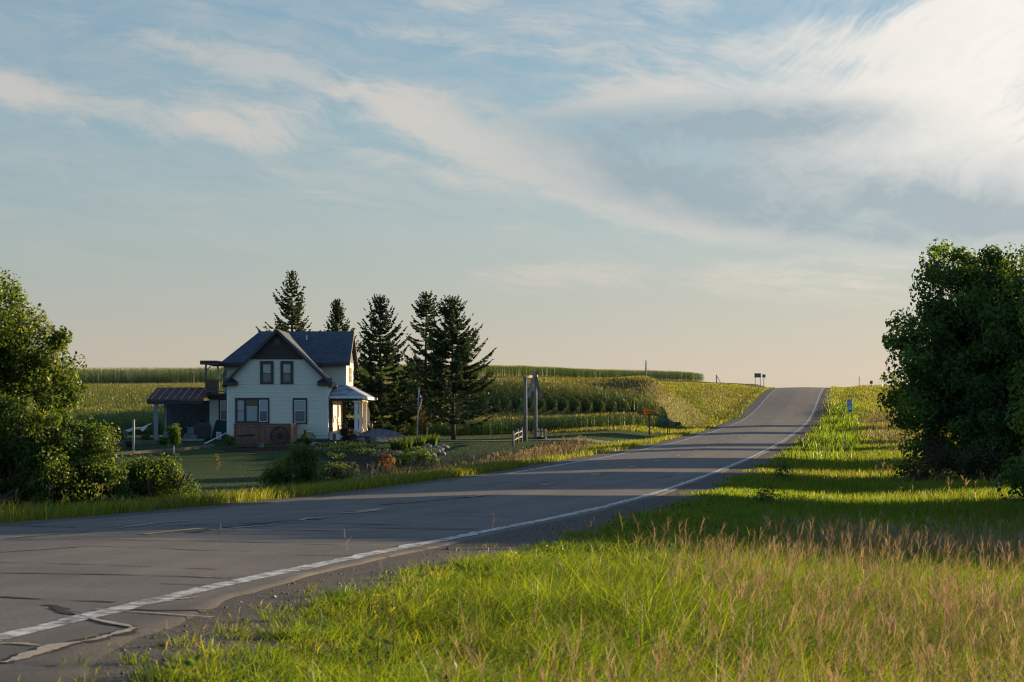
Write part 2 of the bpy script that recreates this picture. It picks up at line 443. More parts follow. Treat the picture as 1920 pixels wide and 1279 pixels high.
cloud = wmix(grain * .35, cloud, wmix(.5, cloud, air))
final = wmix(dens * .95, air, cloud)
# below the horizon and behind the camera the plain sky model
upm = wsst(-.6, -.2, v)
# plain Nishita behind the camera gives the bluish shade light
front = wsst(-.2, .45, dy)
rest = wt.nodes.new('ShaderNodeMix'); rest.data_type = 'RGBA'; rest.blend_type = 'MULTIPLY'; rest.inputs[0].default_value = 1
WL(skyn.outputs[0], rest.inputs[6]); rest.inputs[7].default_value = (.072, .090, .122, 1)
tot = wmix(front * upm, rest.outputs[2], final)
# the sky brightens towards the sun
azg = wsst(-11, 10, u) * .17 + .88
az3 = comb(azg, azg, azg)
tot = wmix(1.0, tot, az3, 'MULTIPLY')
bg = wt.nodes.new('ShaderNodeBackground'); WL(tot, bg.inputs[0]); bg.inputs[1].default_value = 1.0
wo = wt.nodes.new('ShaderNodeOutputWorld'); WL(bg.outputs[0], wo.inputs[0])

W.cycles.sampling_method = 'MANUAL'; W.cycles.sample_map_resolution = 512
# ================================================================== ground
def axis(pairs):
    out = [pairs[0][0]]
    for (a, b, st) in pairs:
        n = max(1, int(round((b - a) / st))); out += list(np.linspace(a, b, n + 1)[1:])
    return np.array(out)
gy = axis([(-120, 0, 8), (0, 120, .6), (120, 260, 1.2), (260, 480, 2.4), (480, 900, 14), (900, 2400, 150)])
tx = axis([(-1200, -200, 100), (-200, -60, 5), (-60, -14, 1.2), (-14, -9.4, .6), (-9.4, 3, .45), (3, 12, .7), (12, 60, 1.6), (60, 200, 6), (200, 1200, 100)])
GX = tx[None, :] + (-5.2 + TAN * np.clip(gy, -50, 480))[:, None]; GY = np.repeat(gy[:, None], len(tx), 1)
GZ = ground_z(GX, GY)
GL = lat(GX, GY)
inroad = (GL > -7.6) & (GL < .15)
GZ = np.where(inroad, GZ - .03, GZ)
nr, nc = GX.shape
V = np.stack([GX, GY, GZ], -1).reshape(-1, 3)
ii = (np.arange(nr - 1)[:, None] * nc + np.arange(nc - 1)[None]).ravel()
Q = np.stack([ii, ii + 1, ii + nc + 1, ii + nc], 1)
# surface kinds: r = gravel shoulder, g = dry straw, b = mown lawn
def lawn_mask(x, y):
    l = lat(x, y); yo = y / S
    th = np.interp(yo, [60, 85, 100, 110], [15.5, 14.2, 11.0, 9.2])
    m = sst(th, th + 2.2, -l + np.sin(y * .11) * .6) * sst(48, 58, yo)
    m *= 1 - sst(121, 124, yo)
    return m * (x < 60)
gcol = np.zeros((len(V), 3), np.float32)
lx = GL.ravel(); 
gcol[:, 0] = np.maximum(sst(-1.2, -.2, lx) * (1 - sst(1.5, 2.3, lx)), sst(7.0, 7.6, -lx) * (1 - sst(8.1, 8.7, -lx)))
gcol[:, 2] = lawn_mask(V[:, 0], V[:, 1])
def straw(x, y):
    return np.clip(np.sin(x * .23 + 1.3) * np.sin(y * .11 + .4) * .5 + np.sin(x * .071 - y * .043) * .5 + .25, 0, 1)
gcol[:, 1] = straw(V[:, 0], V[:, 1]) * .6
hillm = sst(116, 124, V[:, 1] / S) * (lx < -9)
gcol[:, 1] = gcol[:, 1] * (1 - hillm) + hillm * (.30 + .25 * straw(V[:, 0] * 1.3, V[:, 1] * .8))
soil = None
m, nt, out = new_mat('turf soil'); L = nt.links.new
at = nd(nt, 'ShaderNodeAttribute', attribute_name='col'); sp = nd(nt, 'ShaderNodeSeparateColor'); L(at.outputs['Color'], sp.inputs[0])
tc = nd(nt, 'ShaderNodeTexCoord')
def gn(scale, det=5, rough=.6):
    n = nd(nt, 'ShaderNodeTexNoise'); n.inputs['Scale'].default_value = scale; n.inputs['Detail'].default_value = det; n.inputs['Roughness'].default_value = rough
    L(tc.outputs['Object'], n.inputs['Vector']); return n.outputs['Fac']
def mixc(f, a, b):
    n = nd(nt, 'ShaderNodeMix', data_type='RGBA'); L(f, n.inputs[0]); L(a, n.inputs[6]); L(b, n.inputs[7]); return n.outputs[2]
n1 = gn(.35); n2 = gn(4.5, 6); n3 = gn(28, 4, .7)
gr_ = ramp(nt, n2, [(.25, (.028, .040, .010)), (.55, (.060, .085, .018)), (.8, (.095, .105, .030))])
dr_ = ramp(nt, n2, [(.25, (.10, .075, .035)), (.7, (.20, .155, .075))])
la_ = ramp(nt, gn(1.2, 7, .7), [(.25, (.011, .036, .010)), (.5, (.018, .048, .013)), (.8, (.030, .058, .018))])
gv_ = ramp(nt, n3, [(.25, (.045, .041, .039)), (.5, (.095, .086, .078)), (.75, (.17, .155, .135))])
mm = nd(nt, 'ShaderNodeMath', operation='MULTIPLY_ADD'); L(n1, mm.inputs[0]); mm.inputs[1].default_value = .8; L(sp.outputs[1], mm.inputs[2])
rm = ramp(nt, mm.outputs[0], [(.45, (0, 0, 0)), (.95, (.8, .8, .8))])
c = mixc(rm, gr_, dr_); c = mixc(sp.outputs[2], c, la_)
ga = nd(nt, 'ShaderNodeMath', operation='MULTIPLY_ADD'); L(gn(2.2, 5), ga.inputs[0]); ga.inputs[1].default_value = .9; ga.inputs[2].default_value = -.45
gb = nd(nt, 'ShaderNodeMath', operation='ADD', use_clamp=True); L(ga.outputs[0], gb.inputs[0]); L(sp.outputs[0], gb.inputs[1])
c = mixc(ramp(nt, gb.outputs[0], [(.35, (0, 0, 0)), (.6, (1, 1, 1))]), c, gv_)
at2 = nd(nt, 'ShaderNodeAttribute', attribute_name='soil'); c = mixc(at2.outputs['Fac'], c, ramp(nt, n2, [(.3, (.018, .014, .010)), (.7, (.034, .027, .019))]))
b = nd(nt, 'ShaderNodeBsdfPrincipled'); L(c, b.inputs['Base Color']); b.inputs['Roughness'].default_value = .95; b.inputs['Specular IOR Level'].default_value = .1
bp = nd(nt, 'ShaderNodeBump'); bp.inputs['Strength'].default_value = .6; bp.inputs['Distance'].default_value = .05; L(n3, bp.inputs['Height']); L(bp.outputs[0], b.inputs['Normal'])
L(b.outputs[0], out.inputs[0])
gob = tag(mesh_np('ground', V, [Q], m, gcol, smooth=True), None, None, kind='structure')
GV = V.copy()

# ================================================================== road
ys = np.concatenate([np.arange(-20, 60, .5), np.arange(60, 470, 1.5)])
ln = 26
Lr = np.concatenate([[-7.85, -7.35], np.linspace(-7.2, 0, ln - 6), [.2, .4, .54, .6]])
nrow = len(ys)
edge = .08 * np.sin(ys * 1.7) + .07 * np.sin(ys * 4.1 + 1) + .16 * np.sin(ys * .43 + 2) + rng.normal(0, .03, nrow)
RL = np.repeat(Lr[None], nrow, 0).copy()
RL[:, -4:] = RL[:, -4:] * (np.interp(ys, [0, 11, 14, 18, 24, 60], [2.3, 2.0, 1.3, .75, .45, .42]) * (1 + edge * .7))[:, None]
RL[:, 0] += .1 * np.sin(ys * 1.3) + rng.normal(0, .03, nrow)
RX, RY = road_xy(RL, ys[:, None])
RZ = road_z(RX, RY)
RZ[:, -1] -= .03; RZ[:, 0] -= .03
V = np.stack([RX, RY, RZ], -1).reshape(-1, 3); ncol = RL.shape[1]
ii = (np.arange(nrow - 1)[:, None] * ncol + np.arange(ncol - 1)[None]).ravel()
Q = np.stack([ii, ii + 1, ii + ncol + 1, ii + ncol], 1)
m, nt, out = new_mat('worn asphalt'); L = nt.links.new
at = nd(nt, 'ShaderNodeAttribute', attribute_name='col'); tc = nd(nt, 'ShaderNodeTexCoord')
mp = nd(nt, 'ShaderNodeMapping'); mp.inputs['Rotation'].default_value = (0, 0, TH); L(tc.outputs['Object'], mp.inputs[0])
def gn(scale, det=5, rough=.6, st=None):
    n = nd(nt, 'ShaderNodeTexNoise'); n.inputs['Scale'].default_value = scale; n.inputs['Detail'].default_value = det; n.inputs['Roughness'].default_value = rough
    src = mp.outputs[0]
    if st:
        q = nd(nt, 'ShaderNodeMapping'); q.inputs['Scale'].default_value = st; L(src, q.inputs[0]); src = q.outputs[0]
    L(src, n.inputs['Vector']); return n.outputs['Fac']
base = ramp(nt, gn(32, 6, .85), [(.28, (.052, .048, .047)), (.5, (.098, .090, .086)), (.74, (.185, .170, .155))])
strk = ramp(nt, gn(1.6, 5, .6, (1.0, .06, 1)), [(.3, (.80, .80, .80)), (.7, (1.15, 1.14, 1.12))])
blot = ramp(nt, gn(.5, 6, .65), [(.3, (.76, .77, .79)), (.5, (.98, .97, .97)), (.7, (1.16, 1.14, 1.11))])
tran = ramp(nt, gn(.9, 4, .6, (.05, 1.0, 1)), [(.35, (.90, .90, .90)), (.65, (1.08, 1.08, 1.08))])
def mul(a, b_):
    n = nd(nt, 'ShaderNodeMix', data_type='RGBA', blend_type='MULTIPLY'); n.inputs[0].default_value = 1; L(a, n.inputs[6]); L(b_, n.inputs[7]); return n.outputs[2]
c = mul(mul(mul(base, strk), blot), tran)
vo = nd(nt, 'ShaderNodeTexVoronoi', feature='DISTANCE_TO_EDGE'); vo.inputs['Scale'].default_value = .33
q = nd(nt, 'ShaderNodeMapping'); q.inputs['Scale'].default_value = (.55, 1.0, 1); L(mp.outputs[0], q.inputs[0])
wn = nd(nt, 'ShaderNodeTexNoise'); wn.inputs['Scale'].default_value = .8; wn.inputs['Detail'].default_value = 6; L(mp.outputs[0], wn.inputs['Vector'])
ad = nd(nt, 'ShaderNodeMix', data_type='RGBA', blend_type='ADD'); ad.inputs[0].default_value = 1.6; L(q.outputs[0], ad.inputs[6]); L(wn.outputs['Color'], ad.inputs[7])
L(ad.outputs[2], vo.inputs['Vector'])
ck = ramp(nt, vo.outputs['Distance'], [(0.0, (.45, .45, .45)), (.008, (.6, .6, .6)), (.018, (1, 1, 1))])
msk = ramp(nt, gn(.25, 3), [(.52, (1, 1, 1)), (.62, (0, 0, 0))])
ckm = nd(nt, 'ShaderNodeMix', data_type='RGBA'); L(msk, ckm.inputs[0]); L(ck, ckm.inputs[6]); ckm.inputs[7].default_value = (1, 1, 1, 1)
c = mul(c, ckm.outputs[2]); c = mul(c, at.outputs['Color'])
b = nd(nt, 'ShaderNodeBsdfPrincipled'); L(c, b.inputs['Base Color']); b.inputs['Roughness'].default_value = .82; b.inputs['Specular IOR Level'].default_value = .3
bp = nd(nt, 'ShaderNodeBump'); bp.inputs['Strength'].default_value = .35; bp.inputs['Distance'].default_value = .012; L(gn(60, 3, .8), bp.inputs['Height']); L(bp.outputs[0], b.inputs['Normal'])
L(b.outputs[0], out.inputs[0])
ll = RL.ravel()
wheel = 1 + .10 * (np.exp(-((ll + 1.0) / .35) ** 2) + np.exp(-((ll + 2.7) / .35) ** 2) + np.exp(-((ll + 4.6) / .35) ** 2) + np.exp(-((ll + 6.3) / .35) ** 2)) - .10 * np.exp(-((ll + 3.6) / .5) ** 2)
wheel = np.where(ll > .2, .78, wheel)
wheel.reshape(RL.shape)[:, -2:] = .62
rc = np.repeat(wheel[:, None], 3, 1)
tag(mesh_np('road', V, [Q], m, rc, smooth=True), None, None, kind='structure')

# ---- painted lines (each its own sheet 4 mm above the asphalt)
def paint_mat(name, colr, worn_lo, worn_hi, scale=2.5):
    m, nt, out = new_mat(name); L = nt.links.new
    tc = nd(nt, 'ShaderNodeTexCoord')
    n = nd(nt, 'ShaderNodeTexNoise'); n.inputs['Scale'].default_value = scale; n.inputs['Detail'].default_value = 9; n.inputs['Roughness'].default_value = .72
    L(tc.outputs['Object'], n.inputs['Vector'])
    b = nd(nt, 'ShaderNodeBsdfPrincipled')
    L(ramp(nt, n.outputs['Fac'], [(worn_lo, tuple(colr)), (worn_hi, (.105, .098, .093))]), b.inputs['Base Color'])
    b.inputs['Roughness'].default_value = .7; b.inputs['Specular IOR Level'].default_value = .25
    L(b.outputs[0], out.inputs[0]); return m
white_p = paint_mat('worn white road paint', (.55, .55, .54), .42, .58, 5.0)
yel_p = paint_mat('faded yellow road paint', (.46, .30, .12), .46, .66, 3.5)
def strip(segs, wob=.02, dz=.006):
    """segs: list of (l0, l1, yr_start, yr_end)"""
    V = []; Q = []; k = 0
    for l0, l1, a, b_ in segs:
        n = max(2, int((b_ - a) / .5)); yy = np.linspace(a, b_, n)
        j0 = rng.normal(0, wob, n); j1 = rng.normal(0, wob, n)
        x0, y0 = road_xy(l0 + j0, yy); x1, y1 = road_xy(l1 + j1, yy)
        A = np.stack([x0, y0, road_z(x0, y0) + dz], 1); B = np.stack([x1, y1, road_z(x1, y1) + dz], 1)
        V.append(np.stack([A, B], 1).reshape(-1, 3))
        i = np.arange(n - 1) * 2 + k; Q.append(np.stack([i, i + 1, i + 3, i + 2], 1)); k += 2 * n
    return np.concatenate(V), np.concatenate(Q)
V, Q = strip([(-.09, .09, -20, 460)]); Va, Qa = strip([(-7.29, -7.11, 82, 460)])
tag(mesh_np('edge_line', np.concatenate([V, Va]), [np.concatenate([Q, Qa + len(V)])], white_p), None, None, kind='structure')
segs = []
y = 28.2
while y < 440:
    segs.append((-3.68, -3.54, y, y + 2.6)); y += 12.2
V, Q = strip(segs, .012)
tag(mesh_np('centre_line', V, [Q], yel_p), None, None, kind='structure')
# ---- cracks: dark open seams and pale filled ones
tar = simple('dark seam', (.034, .032, .032), .9, .1, .3, 6)
fill = simple('pale crack filler', (.33, .285, .225), .9, .1, .45, 22)
def crack(pix, w, jit=.16, z=.0045):
    P = [hit(px, py, 6, on_road=True)[:2] for px, py in pix]
    pts = []
    for a, b_ in zip(P, P[1:]):
        n = max(6, int(np.linalg.norm(b_ - a) / .12)); t = np.linspace(0, 1, n, endpoint=False)[:, None]; pts.append(a + (b_ - a) * t)
    pts = np.concatenate(pts + [P[-1][None]]); n = len(pts)
    d = unit(np.gradient(pts, axis=0)); nrm = np.stack([-d[:, 1], d[:, 0]], 1)
    pts = pts + nrm * np.convolve(rng.normal(0, w * jit * 2, n), np.ones(5) / 5, 'same')[:, None]
    ww = w * np.clip(.95 + np.convolve(rng.normal(0, .8, n), np.ones(3) / 3, 'same'), .12, 1.7)
    A = pts + nrm * ww[:, None] / 2; B = pts - nrm * ww[:, None] / 2
    V = np.stack([np.c_[A, road_z(A[:, 0], A[:, 1]) + z], np.c_[B, road_z(B[:, 0], B[:, 1]) + z]], 1).reshape(-1, 3)
    i = np.arange(n - 1) * 2
    return V, np.stack([i, i + 1, i + 3, i + 2], 1)
def cracks(name, lst, mat, z=.0045):
    Vs, Qs, k = [], [], 0
    for pix, w in lst:
        v_, q_ = crack(pix, w, z=z); Vs.append(v_); Qs.append(q_ + k); k += len(v_)
    tag(mesh_np(name, np.concatenate(Vs), [np.concatenate(Qs)], mat), None, None, kind='structure')
cracks('crack_seam', [([(88, 1136), (104, 1138), (118, 1147), (180, 1164), (235, 1176), (252, 1180)], .085), ([(0, 1055), (200, 1060), (410, 1069)], .055), ([(0, 1075), (220, 1079), (440, 1085)], .05),
        ([(0, 1013), (190, 1012), (420, 1016), (640, 1023)], .055), ([(0, 1121), (110, 1126), (215, 1131)], .05), ([(190, 1143), (300, 1147), (432, 1146)], .045),
        ([(0, 1037), (75, 1032), (170, 1025), (270, 1027), (370, 1033), (470, 1035)], .05), ([(252, 1180), (215, 1192), (160, 1204), (95, 1217), (50, 1233), (5, 1246)], .125), ([(355, 1000), (420, 990), (470, 986), (540, 976), (600, 974)], .09),
        ([(60, 1246), (110, 1251)], .05), ([(700, 948), (760, 944), (820, 938), (900, 931)], .16), ([(0, 985), (150, 990), (330, 986), (560, 981), (760, 985)], .08), ([(480, 992), (620, 996)], .09), ([(560, 1042), (700, 1044), (760, 1042)], .06), ([(650, 990), (820, 993), (900, 992)], .07), ([(300, 1096), (420, 1100)], .04), ([(20, 1010), (90, 1004), (170, 998)], .08),
        ([(930, 905), (1010, 906), (1060, 904)], .1), ([(1230, 897), (1250, 895), (1262, 893)], .15), ([(1000, 922), (1200, 925)], .04), ([(640, 960), (900, 962)], .05)], tar)
cracks('crack_filler', [([(118, 1147), (180, 1164), (235, 1176), (252, 1180)], .045), ([(252, 1180), (215, 1192), (160, 1204), (95, 1217), (50, 1233), (5, 1246)], .08), ([(270, 1135), (300, 1131), (330, 1125), (370, 1122)], .045),
        ([(180, 1144), (215, 1147), (300, 1154), (400, 1160)], .04), ([(0, 1209), (40, 1211), (75, 1214)], .05), ([(222, 991), (250, 987), (300, 981), (350, 977)], .10), ([(565, 976), (578, 973), (615, 970)], .10), ([(375, 1084), (428, 1086)], .04),
        ([(640, 963), (680, 961), (710, 956)], .12), ([(395, 995), (470, 988), (520, 983)], .08), ([(0, 1009), (60, 1007)], .06)], fill, .0075)
# ================================================================== grasses (stuff)
grass_m = leaf_mat('grass blades', trans=.58, rough=.45, spec=.22, tint=(1.12, 1.12, 1.0), ttint=(1.75, 1.62, .40))
straw_m = leaf_mat('dry seed heads', trans=.35, rough=.7, spec=.1, ttint=(1.2, 1.05, .8))
corn_m = leaf_mat('corn leaves', trans=.38, rough=.42, spec=.3, ttint=(1.5, 1.3, .4))
leaf_m = leaf_mat('tree leaves', trans=.46, rough=.5, spec=.22, ttint=(1.7, 1.55, .4))
needle_m = leaf_mat('needles', trans=.2, rough=.6, spec=.2)
GREEN = [(.058, .094, .010), (.078, .116, .011), (.104, .132, .013), (.046, .082, .011), (.118, .132, .020)]
LUSH = [(.058, .108, .010), (.080, .132, .011), (.104, .148, .013), (.046, .09, .011)]
OLIVE = [(.11, .12, .030), (.15, .145, .045), (.19, .165, .065), (.085, .10, .026)]
DRYTAN = [(.22, .175, .085), (.27, .215, .12), (.18, .14, .07), (.25, .21, .10), (.17, .15, .055)]
PINKTAN = [(.25, .175, .12), (.30, .215, .155), (.20, .14, .095)]
def scatter(n, yo0, yo1, pxl, pxr, power=1.0):
    """points in the part of the plan seen between two sight lines (plus a margin)"""
    t = rng.random(n)
    if power == 1.0: yo = np.sqrt(yo0 ** 2 + t * (yo1 ** 2 - yo0 ** 2))
    else: yo = (yo0 ** (2 - power) + t * (yo1 ** (2 - power) - yo0 ** (2 - power))) ** (1 / (2 - power))
    px = rng.uniform(pxl, pxr, n)
    return (px - 960) * yo / 2667, yo * S
def vnoise(x, y, sc, seed):
    r = np.random.default_rng(seed); out = 0; a = 1; tot = 0
    for k in range(4):
        th = r.uniform(0, 6.28, 3); ph = r.uniform(0, 6.28, 3)
        f = 2 ** k / sc
        out = out + a * sum(np.sin((x * np.cos(t) + y * np.sin(t)) * f * (1 + .3 * i) + p) for i, (t, p) in enumerate(zip(th, ph))) / 3
        tot += a; a *= .6
    return out / tot
def field(n, yo0, yo1, pxl, pxr, keep, cols, h, w, lean=.35, bend=.35, tipmul=1.25, power=1.0, yjit=0):
    x, y = scatter(n, yo0, yo1, pxl, pxr, power)
    k = rng.random(n) < keep(x, y)
    x, y = x[k], y[k]; n = len(x)
    P = np.stack([x, y, ground_z(x, y) - .02], 1)
    hh = h(x, y) if callable(h) else np.full(n, h)
    hh = hh * rng.uniform(.55, 1.2, n)
    ww = (w(x, y) if callable(w) else np.full(n, w)) * rng.uniform(.7, 1.3, n)
    c = pal(cols, n) * (1 + .25 * vnoise(x, y, 3, 5)[:, None])
    wind = 0.6
    a = np.where(rng.random(n) < .35, rng.normal(wind, .6, n), rng.uniform(0, 6.28, n))
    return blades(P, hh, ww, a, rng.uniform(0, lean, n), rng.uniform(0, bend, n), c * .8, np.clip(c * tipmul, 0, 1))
def seedheads(n, yo0, yo1, pxl, pxr, keep, cols, h, w, head=.16, power=1.0, nb=5, spread=.35):
    x, y = scatter(n, yo0, yo1, pxl, pxr, power)
    k = rng.random(n) < keep(x, y); x, y = x[k], y[k]; n = len(x)
    z = ground_z(x, y); hh = (h(x, y) if callable(h) else np.full(n, h)) * rng.uniform(.7, 1.2, n)
    ww = w(x, y) if callable(w) else np.full(n, w)
    a = np.where(rng.random(n) < .5, rng.normal(.5, .7, n), rng.uniform(0, 6.28, n)); le = np.clip(rng.normal(.22, .2, n), 0, .8)
    c = pal(cols, n, .25); stc = c * np.array([.75, .8, .7])
    P = np.stack([x, y, z], 1)
    out = [blades(P, hh, ww * .5, a, le, np.zeros(n), stc)]
    d = np.stack([np.cos(a), np.sin(a), np.zeros(n)], 1)
    for i in range(nb):
        t = i / nb
        Q = P + np.array([0, 0, 1.]) * (hh * (.78 + .18 * t))[:, None] + d * (hh * le * (.8 + .18 * t))[:, None]
        aa = a + rng.normal(0, 1.2, n)
        out.append(blades(Q, head * rng.uniform(.4, 1.2, n) * (1 - .45 * t), ww * .8, aa, rng.uniform(.05, spread + .5, n), rng.uniform(0, .7, n), c, np.clip(c * 1.2, 0, 1)))
    return merge_raw(out)
def merge_raw(parts):
    V = []; Q = []; T = []; C = []; k = 0
    for v, q, t, c in parts:
        V.append(v); C.append(c); Q.append(q + k); 
        if t is not None: T.append(t + k)
        k += len(v)
    return np.concatenate(V), np.concatenate(Q), (np.concatenate(T) if T else None), np.concatenate(C)
def stuff(name, parts, mat):
    V, fs, C = merge(parts)
    return tag(mesh_np(name, V, fs, mat, C), None, None, kind='stuff')
lx = lat
def right_verge(x, y):
    l = lat(x, y); e = vnoise(x, y, 2.0, 3) * .7
    return sst(.8, 2.0, l + e * 1.0)
def left_verge(x, y):
    l = -lat(x, y); e = vnoise(x, y, 2.5, 4) * .5
    return sst(8.2, 8.8, l + e * .4) * (lawn_mask(x, y) < .4) * (x < 70)
def tanz(x, y):
    """where the dry seed-head grass stands on the near right side"""
    yo = y / S; l = lat(x, y)
    px = x / y * F + 960
    e = vnoise(x, y, 2.2, 11)
    a = sst(3.2, 5.2, l + e * 1.2) * (1 - sst(24, 30, yo))
    e2 = vnoise(x, y, 1.1, 12)
    band = np.exp(-((yo - 21) / 2.6) ** 2) * sst(1230, 1330, px)
    low = sst(900, 1250, px + 60 * e) * (1 - sst(11.0, 14.5, yo - (px - 1300) * .004))
    return np.clip(a * np.clip(.26 + .95 * band + .75 * low + e * .5 + e2 * .8, .01, 1), 0, 1)
def near_edge(x, y):
    """the fringe of seed heads right before the photographer"""
    yo = y / S; px = x / y * F + 960
    return (1 - sst(6.6, 8.4, yo)) * sst(760, 1000, px) * .5
bw = lambda base: (lambda x, y: base * np.maximum(1, y / S / 11) ** .80)
hn = lambda h, amp, sc, seed: (lambda x, y: h * (1 + amp * vnoise(x, y, sc, seed)))
def rh(h, amp, sc, seed, lo=.22):
    return lambda x, y: h * (lo + (1 - lo) * sst(1.0, 4.2, lat(x, y) + .4 * vnoise(x, y, 1.5, 77))) * (1 + amp * vnoise(x, y, sc, seed))
def tufts(nc, per, yo0, yo1, pxl, pxr, keep, cols, h, w, rad=.11, tip=1.3):
    """bunch grass: blades fan out of common crowns and arch over"""
    x, y = scatter(nc, yo0, yo1, pxl, pxr)
    k = rng.random(nc) < keep(x, y); x, y = x[k], y[k]; nc = len(x)
    hc = h(x, y) * rng.uniform(.55, 1.35, nc); cc = pal(cols, nc, .16); wn = rng.normal(.4, .5, nc)
    i = np.repeat(np.arange(nc), per); n = len(i)
    a = rng.uniform(0, 6.28, n); r = rad * np.sqrt(rng.random(n)) * rng.uniform(.5, 1.6, nc)[i]
    X = x[i] + r * np.cos(a); Y = y[i] + r * np.sin(a)
    P = np.stack([X, Y, ground_z(X, Y) - .02], 1)
    hh = hc[i] * rng.uniform(.45, 1.1, n); c = cc[i] * rng.uniform(.6, 1.4, (n, 1))
    ww = (w(X, Y) if callable(w) else np.full(n, w)) * rng.uniform(.6, 1.3, n)
    le = np.clip(r / rad * .5 + rng.normal(.08, .15, n), 0, 1); be = np.clip(rng.normal(.45, .3, n), 0, 1.2)
    az_ = np.where(rng.random(n) < .25, wn[i], a + rng.normal(0, .5, n))
    return blades(P, hh, ww, az_, le, be, c * .75, np.clip(c * tip, 0, 1))
near_green = [
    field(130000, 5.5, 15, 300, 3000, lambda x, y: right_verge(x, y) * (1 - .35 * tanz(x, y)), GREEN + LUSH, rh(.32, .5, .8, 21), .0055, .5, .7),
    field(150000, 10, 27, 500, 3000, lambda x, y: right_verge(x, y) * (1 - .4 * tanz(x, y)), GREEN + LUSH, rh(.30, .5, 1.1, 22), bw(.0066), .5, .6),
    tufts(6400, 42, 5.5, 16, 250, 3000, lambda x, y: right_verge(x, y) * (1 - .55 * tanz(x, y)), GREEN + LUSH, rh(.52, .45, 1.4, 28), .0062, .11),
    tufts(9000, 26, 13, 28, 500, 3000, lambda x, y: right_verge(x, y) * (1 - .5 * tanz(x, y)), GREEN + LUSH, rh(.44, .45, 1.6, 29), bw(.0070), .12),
    field(147222, 5.5, 27, 350, 3000, lambda x, y: right_verge(x, y) * (.2 + tanz(x, y)), OLIVE, rh(.40, .4, 1.2, 23), bw(.0055), .6, .6),
    # dead thatch low between the blades
    field(72972, 5.5, 24, 300, 3000, lambda x, y: right_verge(x, y), DRYTAN, rh(.22, .3, 1.6, 27), .006, .9, .8, tipmul=.9),
    tufts(900, 22, 5.5, 30, -100, 1400, lambda x, y: sst(.75, 1.05, lat(x, y)) * (1 - sst(1.7, 2.4, lat(x, y))) * (vnoise(x, y, 1.1, 33) > .05), GREEN + OLIVE, lambda x, y: np.full(len(x), .13), bw(.006), .10),
    # low sprigs in the gravel at the pavement edge
    field(26000, 5.5, 40, -100, 1500, lambda x, y: sst(.45, .9, lat(x, y)) * (1 - sst(1.9, 2.7, lat(x, y))) * (vnoise(x, y, 1.3, 31) > .12), GREEN + OLIVE, .08, bw(.007), .9, .6),
    field(14000, 5.5, 60, -100, 1600, lambda x, y: sst(1.1, 1.7, lat(x, y)) * (1 - sst(2.4, 3.2, lat(x, y))) * .8, OLIVE + GREEN, .12, bw(.007), .8, .6)]
stuff('roadside_grass', near_green, grass_m)
# broad-leaved weeds low among the grass
n = 5200; x, y = scatter(n, 5.5, 32, 300, 3000); k = rng.random(n) < right_verge(x, y) * np.clip(vnoise(x, y, 1.6, 55) * 2.2 - .1, 0, 1); x, y = x[k], y[k]
i_ = np.repeat(np.arange(len(x)), 16); n = len(i_)
hw = rng.uniform(.12, .42, len(x)) * sst(.8, 2.6, lat(x, y)); P_ = np.stack([x[i_] + rng.normal(0, .05, n), y[i_] + rng.normal(0, .05, n), np.zeros(n)], 1)
P_[:, 2] = ground_z(P_[:, 0], P_[:, 1]) + hw[i_] * rng.uniform(.15, 1, n)
v_, q_, _, c_ = leaves(P_, rng.uniform(.035, .075, n), rng.normal(size=(n, 3)) * .6 + np.array([0, 0, .8]), pal([(.04, .085, .02), (.055, .10, .022), (.03, .065, .02)], len(x))[i_] * rng.uniform(.8, 1.2, (n, 1)), .5)
stuff('verge_weeds', [(v_, q_, None, c_)], leaf_m)
near_tan = [
    seedheads(16113, 5.5, 20, 560, 3000, lambda x, y: right_verge(x, y) * np.clip(tanz(x, y) * 1.1 * (.35 + .9 * (vnoise(x, y, .9, 13) > -.05)) + .9 * near_edge(x, y), 0, 1), PINKTAN + DRYTAN, hn(.66, .3, 1.5, 41), .0055, .14, nb=7),
    seedheads(15120, 15, 36, 900, 3000, lambda x, y: right_verge(x, y) * tanz(x, y), PINKTAN + DRYTAN, hn(.60, .25, 2, 42), bw(.0055), .15),
    seedheads(26, 6.5, 12, 150, 1300, lambda x, y: sst(1.0, 1.6, lat(x, y)) * .7, PINKTAN, .80, .0045, .1, nb=3)]
stuff('seeding_grass', near_tan, straw_m)
def far_right_tan(x, y):
    l = lat(x, y); yo = y / S
    return sst(5, 7, l + vnoise(x, y, 4, 51)) * np.clip(.35 + .9 * vnoise(x, y, 7, 52) + .5 * sst(75, 95, yo) * (1 - sst(148, 156, yo)), 0, 1)
meadow = [
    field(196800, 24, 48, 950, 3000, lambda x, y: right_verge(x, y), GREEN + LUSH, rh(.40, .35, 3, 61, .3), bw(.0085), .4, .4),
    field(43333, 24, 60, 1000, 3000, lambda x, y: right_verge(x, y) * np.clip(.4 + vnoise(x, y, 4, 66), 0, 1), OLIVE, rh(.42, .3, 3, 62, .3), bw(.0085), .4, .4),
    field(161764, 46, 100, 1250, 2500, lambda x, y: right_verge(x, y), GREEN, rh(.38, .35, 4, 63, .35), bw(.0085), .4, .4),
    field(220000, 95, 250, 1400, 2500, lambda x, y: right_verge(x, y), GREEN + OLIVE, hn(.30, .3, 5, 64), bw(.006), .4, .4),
    # leafy tuft line on the pavement edge
    field(30000, 60, 190, 1350, 1650, lambda x, y: sst(1.6, 2.2, lat(x, y)) * (1 - sst(4.5, 6, lat(x, y))) * np.clip(.4 + vnoise(x, y, 5, 65), 0, 1), LUSH, hn(.75, .3, 4, 67), bw(.011), .4, .4)]
stuff('meadow_grass', meadow, grass_m)
